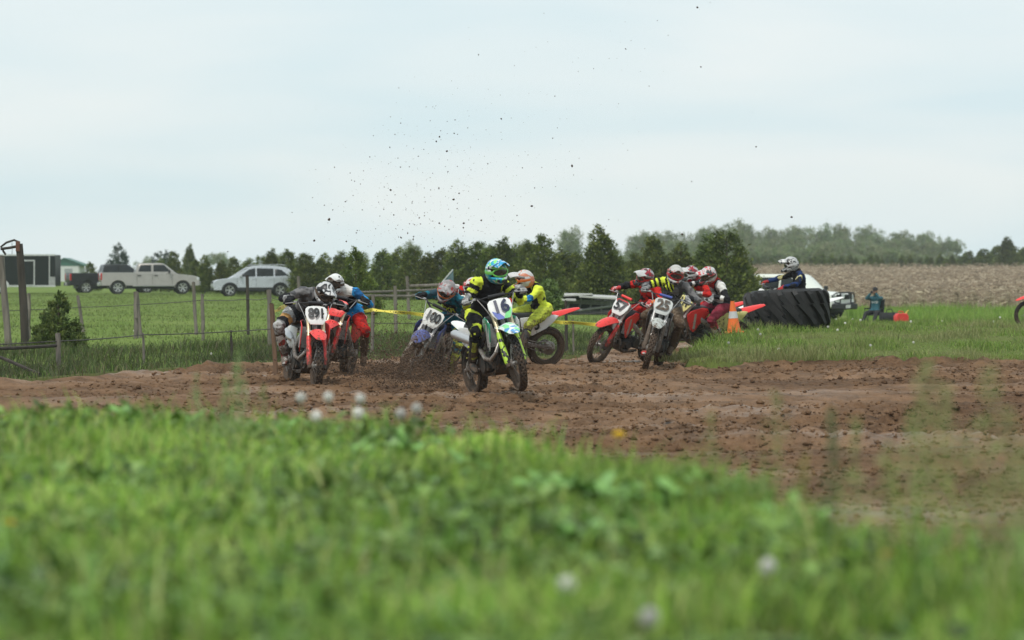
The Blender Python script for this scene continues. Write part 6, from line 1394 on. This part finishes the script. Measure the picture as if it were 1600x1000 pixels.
for sx in (-1, 1):
    for sy in (-1, 1): mb = MB(); mb.tube([(sx * .25, sy * .27, 0), (-sx * .2, sy * .25, .36)], .012, 6); mb.make('leg', CHT, chair)
    mb = MB(); mb.tube([(-.24, sx * .27, .55), (.22, sx * .27, .56)], .014, 6); mb.box((.02, sx * .27, .575), (.4, .06, .02)); mb.make('armrest', CHF, chair); mb = MB(); mb.tube([(-.2, sx * .26, .3), (-.33, sx * .26, .9)], .012, 6); mb.make('back_post', CHT, chair); mb = MB(); mb.tube([(.22, sx * .27, .56), (.22, sx * .27, .02)], .012, 6); mb.make('front_post', CHT, chair)
root = empty('person', MW); tag(root, 'seated spectator in dark teal hoodie raising a camera to the face', 'person')
hip = V((-.10, 0, .46)); shc = V((-.17, 0, .93)); head = V((-.10, 0, 1.17)); cam_p = V((.10, 0, 1.13)); sh_ = [('t', ([hip - V((0, 0, .08)), hip, hip.lerp(shc, .4), hip.lerp(shc, .8), shc + V((0, 0, .03)), V((-.15, 0, 1.02)), V((-.13, 0, 1.1))], [(.14, .11), (.165, .13), (.155, .125), (.185, .125), (.15, .10), (.07, .07), (.055, .058)], 16, (1, 0, 0)))]
JJ = {}
for s in (1, -1):
    a = shc + V((0, s * .185, -.02)); w = cam_p + V((-.01, s * .075, -.03)); e_ = ik(a, w, .29, .25, V((.4, s * .9, -.9))); h = hip + V((0, s * .1, 0)); an = V((.62, s * .20, .09)); kn = ik(h, an, .43, .43, V((.2, s * .3, 1))); JJ[s] = (a, e_, w, h, kn, an)
    sh_ += [('b', (a, .08)), ('t', ([a, a.lerp(e_, .5), e_, e_.lerp(w, .5), w], [.07, .062, .055, .048, .036])), ('t', ([h, h.lerp(kn, .5), kn, kn.lerp(an, .5), an], [.11, .095, .075, .062, .048]))]
me = blob_body(sh_, .016, 'body'); pc = np.array([p.center[:] for p in me.polygons]); zone = np.where((pc[:, 2] < .50), 1, 0); zone[(pc[:, 2] > 1.03) & (np.abs(pc[:, 1]) < .06) & (pc[:, 0] < -.05)] = 2; zone[(pc[:, 0] > .12) & (pc[:, 2] < .75)] = 1
me.materials.clear(); [me.materials.append(q_) for q_ in (HOOD, PANT, SKIN)]; me.polygons.foreach_set('material_index', zone.astype(np.int32)); me.polygons.foreach_set('use_smooth', [True] * len(me.polygons)); body = mobj('body', me, root)
mb = MB(); mb.ball(head, (.098, .078, .118), 16, 12); mb.tube([head + V((.09, 0, .02)), head + V((.118, 0, -.025)), head + V((.095, 0, -.035))], [.01, .017, .012], 8)
for s in (1, -1): mb.ball(head + V((.0, s * .08, -.01)), (.03, .012, .034), 8, 6); mb.ball(head + V((.085, s * .034, .012)), (.013, .016, .010), 8, 6)
mb.make('head', SKIN, root); mb = MB(); mb.ball(head + V((.02, 0, -.07)), (.09, .074, .06), 14, 8); mb.make('beard', BEARD, root)
mb = MB(); mb.ball(head + V((-.005, 0, .045)), (.108, .088, .095), 16, 10); mb.tube([head + V((.07, 0, .06)), head + V((.175, 0, .05))], [(.075, .01), (.06, .006)], 10); mb.make('cap', PANT, root)
for s in (1, -1):
    a, e_, w, h, kn, an = JJ[s]; mb = MB(); mb.tube([w, w + V((.03, -s * .01, .015)), w + V((.07, -s * .02, .02))], [(.035, .022), (.042, .02), (.038, .014)], 10)
    for k in range(4): b0 = w + V((.06, -s * .02, .045 - .022 * k)); mb.tube([b0, b0 + V((.03, -s * .005, 0)), b0 + V((.045, -s * .03, 0)), b0 + V((.04, -s * .055, 0))], [.010, .010, .009, .007], 6)
    mb.tube([w + V((.02, -s * .02, -.01)), w + V((.03, -s * .05, -.03)), w + V((.05, -s * .06, -.015))], [.013, .012, .008], 6); mb.make('hand', SKIN, root)
    mb = MB(); t_ = V((.95, s * .25, .15)).normalized(); mb.tube([an - t_ * .07 - V((0, 0, .04)), an + V((0, 0, -.03)), an + t_ * .08 - V((0, 0, .05)), an + t_ * .19 - V((0, 0, .045))], [(.035, .04), (.045, .06), (.048, .04), (.03, .025)], 10); mb.make('shoe', PANT, root)
wrap_text(body, root, 'RACE', .10, (.0, 0, .78), (0, 1, 0), (0, 0, 1), mat('white print', (.7, .72, .72), rough=.7))
cmr = empty('camera', MW @ Matrix.Translation(cam_p)); tag(cmr, 'small black camera held up by the seated spectator', 'camera'); mb = MB(); mb.box((.045, 0, 0), (.07, .13, .09), None, 0, .3); mb.make('body', PANT, cmr); mb = MB(); mb.lathe([(.0, .0), (.038, 0), (.042, .10), (.034, .10), (.0, .07)], (.07, 0, -.005), (1, 0, 0), 16); mb.make('lens', CHT, cmr)
o0 = on(1408, 101); root = empty('fuel_can', Matrix.Translation(o0) @ Matrix.Rotation(R(20), 4, 'Z')); tag(root, 'red plastic fuel can standing in the grass beside the camp chair', 'fuel can'); RC = mat('red can plastic', (.62, .03, .025), (.55, .03, .025), 6, .45)
mb = MB(); mb.prism([(-.24, 0), (.24, 0), (.25, .06), (.25, .24), (.18, .34), (-.16, .34), (-.25, .24), (-.25, .06)], lambda u, v, w: (u, w, v), .26, 0, .03, .08); mb.make('body', RC, root); mb = MB(); mb.tube([(-.12, 0, .32), (-.10, 0, .41), (.06, 0, .41), (.10, 0, .33)], .018, 8); mb.make('handle', RC, root); mb = MB(); mb.tube([(.17, 0, .32), (.22, 0, .38), (.30, 0, .46)], [.03, .022, .015], 8); mb.make('spout', mat('yellow spout', (.6, .45, .05), rough=.5), root)

o0 = on(1389, 103); root = empty('duffel_bag', Matrix.Translation(o0) @ Matrix.Rotation(R(10), 4, 'Z')); tag(root, 'black bag lying between the camp chair and the red fuel can', 'bag')
mb = MB(); mb.tube([(-.34, 0, .2), (-.3, 0, .2), (.3, 0, .2), (.34, 0, .2)], [(.1, .1), (.17, .19), (.17, .19), (.1, .1)], 12); mb.make('body', CHF, root); mb = MB(); mb.tube([(-.16, -.1, .34), (-.08, -.05, .50), (.08, -.05, .50), (.16, -.1, .34)], .018, 6); mb.make('strap', CHF, root)
# ------------------------------------------------------------------ dandelions and tall weeds on the near bank
FLUFF = leafmat('dandelion fluff', trans=.5, rough=.8); STEMM = mat('flower stem', (.20, .26, .08), (.26, .20, .12), 8, .7); PETAL = mat('yellow petals', (.75, .52, .02), (.70, .45, .02), 20, .7)
def fluff_mesh():
    rng = np.random.default_rng(3); n = 330; dv = unit(rng.normal(0, 1, (n, 3))); sd = unit(np.cross(dv, rng.normal(0, 1, (n, 3)))); r = .021
    vv1, q1, c1 = cards(dv * r * .5, dv, sd, np.full(n, r), np.full(n, .0009), np.full((n, 3), .55)); tip = dv * r; t2 = unit(np.cross(dv, sd))
    vv2, q2, c2 = cards(tip, sd, t2, np.full(n, .0055), np.full(n, .0055), np.full((n, 3), .85) * [1, .98, .93]); 
    return npmesh('seed_head', np.concatenate([vv1, vv2]), quads=np.concatenate([q1, q2 + len(vv1)]), col=np.concatenate([c1, c2]), mats=[FLUFF])
FL = fluff_mesh()
def g_petals():
    mb = MB(); rng = random.Random(4)
    for i in range(70):
        a = i * 2.4; t_ = i / 70; l = .006 + .016 * t_; e_ = 1.4 - 1.25 * t_; u = V((math.cos(a) * math.cos(e_), math.sin(a) * math.cos(e_), math.sin(e_))); s = V((-math.sin(a), math.cos(a), 0)) * .0022
        mb.add([-s * .6, s * .6, u * l + s, u * l * 1.05, u * l - s], [(0, 1, 2, 3, 4)])
    return mb
PT = g_petals().mesh('petals', [PETAL], 0)
def dandelion(px, py, d, label, yellow=False, k=1.0, group='dandelion clocks on the near bank', z0=None):
    if 6.9 < d < 15: d *= .88
    p = P(px, py, d); z = gz(p.x, p.y) if z0 is None else z0; root = empty('dandelion', V((p.x, p.y, z - .01))); tag(root, label, 'dandelion', group)
    h = max(p.z - z + .01, .03); mb = MB(); c = random.uniform(-.02, .02); mb.tube([(c, 0, 0), (c * .6, .004, h * .5), (0, 0, h)], [.0028 * k, .0022 * k, .002 * k], 6); mb.make('stem', STEMM, root)
    o = mobj('flower_head' if yellow else 'seed_head', PT if yellow else FL, root); o.location = (0, 0, h); o.scale = (k, k, k); o.rotation_euler = (random.uniform(-.3, .3), random.uniform(-.3, .3), random.uniform(0, 6)); return root
for px, py, d, lab in ((470, 621, 11.6, 'dandelion clock at the start of the row of white puffs on the crest'), (513, 620, 11.8, 'tall dandelion clock second in the row of white puffs'), (563, 623, 11.6, 'dandelion clock third in the row, above a lower puff'), (560, 645, 11.0, 'dandelion clock just under the third of the row'), (494, 650, 11.2, 'low dandelion clock below the gap in the row'), (651, 638, 11.4, 'dandelion clock beside an upright dock leaf on the crest'), (626, 646, 11.2, 'small dandelion clock half behind the dock leaf'),
                         (886, 913, 5.2, 'large blurred dandelion clock low in the grass'), (1200, 885, 5.5, 'blurred dandelion clock nearest to the yellow flower'), (1015, 965, 4.7, 'very blurred dandelion clock at the bottom of the picture')): dandelion(px, py, d, lab, k=.88 if d > 10 else .78)
for px, py, d, lab in ((13, 820, 6.6, 'yellow dandelion flower at the edge of the picture'), (1386, 870, 5.6, 'yellow dandelion flower low on the right of the bank'), (967, 681, 9.4, 'small yellow dandelion flower on the grass crest by the dirt')): dandelion(px, py, d, lab, True, 1.0, 'yellow dandelions on the near bank')
rng = random.Random(12)
for k in range(30):
    if k < 18: x = rng.uniform(3.4, 9.6); y = rng.uniform(45.6, 55); 
    elif k < 26: x = rng.uniform(6, 17); y = rng.uniform(75, 112)
    else: x = rng.uniform(-12, -5); y = rng.uniform(47, 66)
    if k < 18 and bsd(np.array([x]), np.array([y]))[0] < .1: continue
    px = 800 + x / y * F; z = gz(x, y); py = HY + (EYE - z - rng.uniform(.08, .18)) / y * F
    dandelion(px, py, y, 'small white dandelion clock dotted in the grass beyond the dirt', False, 1.25 if y > 70 else 1.0, 'white dandelion clocks dotted beyond the dirt')
# dock plants
def g_dock():
    mb = MB(); rows = []
    for k in range(9):
        t_ = k / 8; w = .036 * math.sin(math.pi * min(1, t_ * .9 + .08)) ** .8 * (1 - .25 * t_) + .003 * (1 - t_); x = t_ * .2; z = .05 * math.sin(t_ * 2.6) - .05 * t_ * t_
        rows.append([V((x, -w, z + .010 * math.sin(k * 2.1))), V((x, -w * .5, z - .004)), V((x, 0, z - .008)), V((x, w * .5, z - .004)), V((x, w, z + .010 * math.sin(k * 1.7 + 1)))])
    mb.loft(rows, 0, (False, False), False); me = mb.mesh('leaf', [mat('dock leaf', (.12, .26, .05), (.17, .33, .075), 9, .42, bmp=.3)], 70); return me
DOCK = g_dock()
def dock(px, d, n, size, label, elev=(25, 80)):
    d *= .87
    o0 = on(px, d, -.01); root = empty('dock_plant', o0); tag(root, label, 'weed', 'broad leaved docks on the near bank')
    for k in range(n):
        o = mobj('leaf', DOCK, root); s = size * random.uniform(.7, 1.15); o.scale = (s, s, s); s *= .82; o.scale = (s, s, s); o.rotation_euler = (random.uniform(-.4, .4), -R(random.uniform(*elev)), k * 2.4 + random.uniform(-.4, .4)); o.location = (random.uniform(-.03, .03), random.uniform(-.03, .03), 0)
for px, d, n, sz, lab, el in ((18, 13.4, 9, .62, 'dock plant low on the crest at the edge of the picture', (15, 60)), (60, 13.5, 9, .6, 'second dock plant along the crest, left of the big one', (15, 60)), (120, 13.5, 10, .6, 'spreading low dock plant between two taller ones on the crest', (15, 55)), (208, 13.2, 11, .85, 'leafy dock plant sticking up above the crest below the dirt', (25, 75)), (292, 13.1, 10, .8, 'dock plant with one leaf upright on the crest', (25, 80)), (555, 10.9, 10, .9, 'dock plant under the row of dandelion clocks', (15, 60)), (640, 10.9, 9, .95, 'dock plant with tall upright leaves on the crest', (40, 85)), (735, 10.6, 10, .85, 'dock plant at the middle of the crest', (20, 65)), (700, 9.6, 10, .9, 'dark leaved dock plant just in front of the crest', (10, 50)),
                         (865, 9.0, 12, 1.0, 'wide dock plant in the dark patch of weeds', (15, 60)), (950, 8.6, 12, 1.05, 'large dock plant filling the dark patch of weeds', (15, 60)), (1050, 8.4, 11, 1.0, 'dock plant beside the large one near the dirt', (20, 65)), (1120, 8.9, 10, .9, 'dock plant with a leaf standing out over the dirt', (30, 80)), (920, 7.4, 10, .9, 'blurred dock plant below the dark patch', (10, 50)), (1240, 7.9, 9, .85, 'dock plant at the dirt edge before the tall grass', (25, 75)), (430, 12.2, 9, .7, 'dock plant beneath the tall pale weed', (15, 60))): dock(px, d, n, sz, lab, el)
# tall grasses gone to seed
def panicle(seed, h, spread, col, n=260):
    n = int(n * .65); spread *= 2.0
    rng = np.random.default_rng(seed); t_ = rng.uniform(.4, 1, n); r = spread * (1.15 - t_) * rng.uniform(0, 1, n); a = rng.uniform(0, 6.28, n)
    c = np.stack([r * np.cos(a), r * np.sin(a), t_ * h], 1); dv = unit(rng.normal(0, .5, (n, 3)) + [0, 0, 1]); sd = unit(np.cross(dv, rng.normal(0, 1, (n, 3)))); ln = rng.uniform(.010, .022, n)
    return cards(c, dv, sd, ln, ln * .35, tones(n, col, rng))
SEEDM = leafmat('grass seed heads', trans=.3, rough=.8)
def tall(px, top, d, label, spread=.05, col=((.28, .34, .12), (.34, .34, .17), (.24, .30, .10)), n=260, bl=7):
    d *= .86 if px < 1290 else .9
    o0 = on(px, d, -.01); h = (EYE - (top - HY) / F * d) - o0.z; root = empty('tall_grass', o0); tag(root, label, 'weed', 'tall seeding grasses on the near bank')
    mb = MB(); mb.tube([(0, 0, 0), (.01, 0, h * .5), (.0, 0, h)], [.0022, .0018, .0008], 5); mb.make('stem', STEMM, root); v, q_, c = panicle(int(px), h, spread, col, n); mobj('seed_head', npmesh('seed_head', v, quads=q_, col=c, mats=[SEEDM]), root)
    x = RNG.normal(0, .02, bl); y = RNG.normal(0, .02, bl); v, t2, c = blades(x, y, np.zeros(bl), RNG.uniform(.4, .85, bl) * h, RNG.uniform(.005, .008, bl), RNG.uniform(.2, .7, bl), tones(bl, PAL_NEAR)); mobj('leaves', npmesh('leaves', v, tris=t2, col=c, mats=[GM]), root)
PG = ((.30, .42, .17), (.36, .46, .22), (.26, .36, .14))
for px, top, d, lab, sp, kw in ((372, 545, 10.4, 'tall pale weed with a soft flower cluster over the dirt', .035, dict(col=PG, n=300)), (352, 590, 10.6, 'shorter green weed leaning next to the tall pale one', .03, dict(col=PG)), (307, 582, 10.8, 'thin pale seed head standing over the dirt', .025, dict(col=PG, n=160)), (412, 600, 10.9, 'brownish grass stem right of the tall pale weed', .02, dict(n=120)), (228, 618, 12, 'fine grass stem over the crest', .02, dict(n=90)),
                            (1112, 640, 8.2, 'thin grass stem at the corner of the weeds', .04, dict(n=150)), (1210, 610, 7.6, 'brown seeding grass in front of the dirt', .05, dict(n=170)), (1300, 640, 6.6, 'dark seeding grass stem before the dirt', .03, dict(n=260, col=((.08, .12, .05), (.11, .14, .06)))), (1335, 655, 6.4, 'thin dark grass stem beside the darkest one', .03, dict(n=160)), (1385, 690, 6.2, 'drooping brown grass head over the dirt', .06, dict(n=200)), (1448, 560, 6.1, 'tallest olive seeding grass with a loose head', .055, dict(n=420)), (1478, 600, 5.9, 'olive seeding grass close to the tallest one', .05, dict(n=300)), (1425, 640, 6.3, 'olive grass in front of the tallest seeding stem', .05, dict(n=260)),
                            (1545, 575, 5.8, 'seeding grass near the edge of the picture', .05, dict(n=330)), (1575, 640, 5.6, 'green seeding grass at the right edge of the bank', .05, dict(n=260)), (1602, 690, 5.2, 'broad green grass clump cut by the picture edge', .04, dict(n=260, bl=22)), (1510, 680, 5.9, 'fine grass stems between two taller ones', .05, dict(n=220)), (1255, 700, 7.2, 'yellowish seed head low at the dirt edge', .03, dict(n=140, col=((.40, .36, .12), (.34, .32, .10))))): tall(px, top, d, lab, sp, **kw)

# ------------------------------------------------------------------ flying dirt
sky_clods = [(618, 152, 4), (1226, 21, 6), (1115, 57, 3), (1145, 98, 3), (1027, 136, 5), (938, 191, 3), (1236, 186, 4), (718, 182, 3), (895, 198, 3), (1092, 239, 3), (830, 267, 3), (402, 342, 4), (484, 335, 3), (553, 333, 4), (531, 337, 3), (681, 330, 5), (510, 380, 6), (501, 393, 5), (530, 420, 5), (451, 434, 4), (372, 409, 4), (394, 439, 3), (401, 464, 4), (316, 436, 4), (274, 503, 3), (374, 528, 6), (508, 522, 5), (549, 554, 6), (533, 477, 4), (564, 537, 5), (203, 610, 7), (190, 570, 4), (249, 560, 4), (213, 583, 4), (295, 583, 4), (344, 600, 4), (383, 597, 4), (162, 668, 6), (281, 640, 4), (388, 635, 3), (403, 660, 5), (438, 657, 5), (577, 620, 6), (509, 620, 5), (576, 632, 4), (766, 572, 7), (878, 461, 7), (774, 522, 4), (725, 598, 4), (1389, 408, 5), (1488, 603, 7), (1210, 504, 4), (824, 384, 4), (644, 455, 4), (740, 466, 3), (560, 373, 3), (513, 363, 3), (466, 415, 3), (1184, 651, 6), (157, 549, 3), (100, 590, 3), (591, 578, 3), (794, 465, 3), (882, 486, 3), (980, 610, 3), (1042, 113, 2), (1080, 135, 2), (1068, 198, 2), (1380, 313, 2), (1303, 372, 2), (1294, 474, 2), (1057, 523, 2), (970, 470, 2), (933, 498, 2), (863, 330, 2), (743, 340, 2), (592, 322, 2), (491, 297, 2), (560, 245, 2), (390, 285, 2), (353, 348, 2), (326, 377, 3)]
CLODM = mat('flying dirt', (.05, .034, .024), (.085, .058, .04), 30, .95, bmp=.5); CL = []
for k in range(4):
    rng2 = np.random.default_rng(60 + k); mb = MB(); rings = []
    for j in range(1, 5):
        th = math.pi * j / 5; rings.append([V((math.sin(th) * math.cos(a) * rng2.uniform(.7, 1.3), math.sin(th) * math.sin(a) * rng2.uniform(.6, 1.2), math.cos(th) * rng2.uniform(.8, 1.3))) for a in (i * math.pi / 3 for i in range(6))])
    mb.loft(rings); CL.append(mb.mesh('dirt_clod', [CLODM], 0))
for k, (u, v_, s) in enumerate(sky_clods):
    d = random.uniform(36, 42); p = P(400 + u * .5625, v_ * .5625, d); o = bpy.data.objects.new('dirt_clod', CL[k % 4]); link(o); o.location = p; r = s * .5 / F * d * .5; o.scale = (r * random.uniform(.8, 1.5), r, r * random.uniform(.7, 1.3)); o.rotation_euler = [random.uniform(0, 6) for _ in range(3)]
    tag(o, 'dark clod of dirt flung high into the pale sky', 'dirt clod', 'clods of dirt flying through the air')
def spray(n, px, py, sx, sy, d0, d1, smin, smax, rng=RNG, cond=None):
    u = rng.normal(px, sx, n); v_ = rng.normal(py, sy, n); d = rng.uniform(d0, d1, n); x = (u - 800) / F * d; z = EYE - (v_ - HY) / F * d; k = z > .0
    x, z, d = x[k], z[k], d[k]; return x, d, z, np.clip(rng.lognormal(math.log(smin), .55, len(x)), smin * .4, smax)
# thrown up behind the rear wheels; a thin cone rises from the wheel and thins out with height
S_ = [spray(15000, 648, 590, 40, 25, 35.6, 40, .0045, .026), spray(4200, 600, 560, 60, 45, 36, 41, .0042, .02), spray(1500, 520, 560, 60, 35, 39.5, 43, .006, .025), spray(900, 640, 470, 75, 80, 36, 41, .004, .016), spray(800, 690, 300, 90, 70, 36, 42, .0032, .009), spray(160, 860, 200, 130, 110, 36, 42, .003, .007), spray(1200, 575, 590, 40, 20, 38, 42, .007, .03), spray(500, 700, 600, 16, 14, 35.2, 37, .007, .03), spray(320, 960, 560, 60, 14, 45, 48, .006, .02)]
X_, D_, Z_, R_ = (np.concatenate([s[i] for s in S_]) for i in range(4))
vv, tt = rocks(len(X_), RNG, X_, D_, Z_, R_, 1.0)
o = mobj('dirt_spray', npmesh('dirt_spray', vv, tris=tt, mats=[mat('flying dirt brown', (.105, .062, .035), (.06, .037, .022), 25, .95)])); tag(o, 'spray of brown dirt thrown up by the spinning wheels', 'dirt', kind='stuff')

# ------------------------------------------------------------------ damp spring air
hz = MB(); hz.add([(x, y, z) for z in (-6, 24) for y in (-40, 830) for x in (-640, 640)], [(0, 2, 3, 1), (4, 5, 7, 6), (0, 1, 5, 4), (2, 6, 7, 3), (0, 4, 6, 2), (1, 3, 7, 5)])
hm = bpy.data.materials.new('haze'); hm.use_nodes = True; t = hm.node_tree; t.nodes.clear(); out = t.nodes.new('ShaderNodeOutputMaterial'); pv = t.nodes.new('ShaderNodeVolumePrincipled')
pv.inputs['Color'].default_value = (.86, .93, .97, 1); pv.inputs['Density'].default_value = HAZE; pv.inputs['Anisotropy'].default_value = 0.0; t.links.new(pv.outputs[0], out.inputs['Volume'])
ho = hz.make('haze', [hm], None, 0); tag(ho, 'thin pale damp air that fades the far trees', 'haze', kind='stuff')
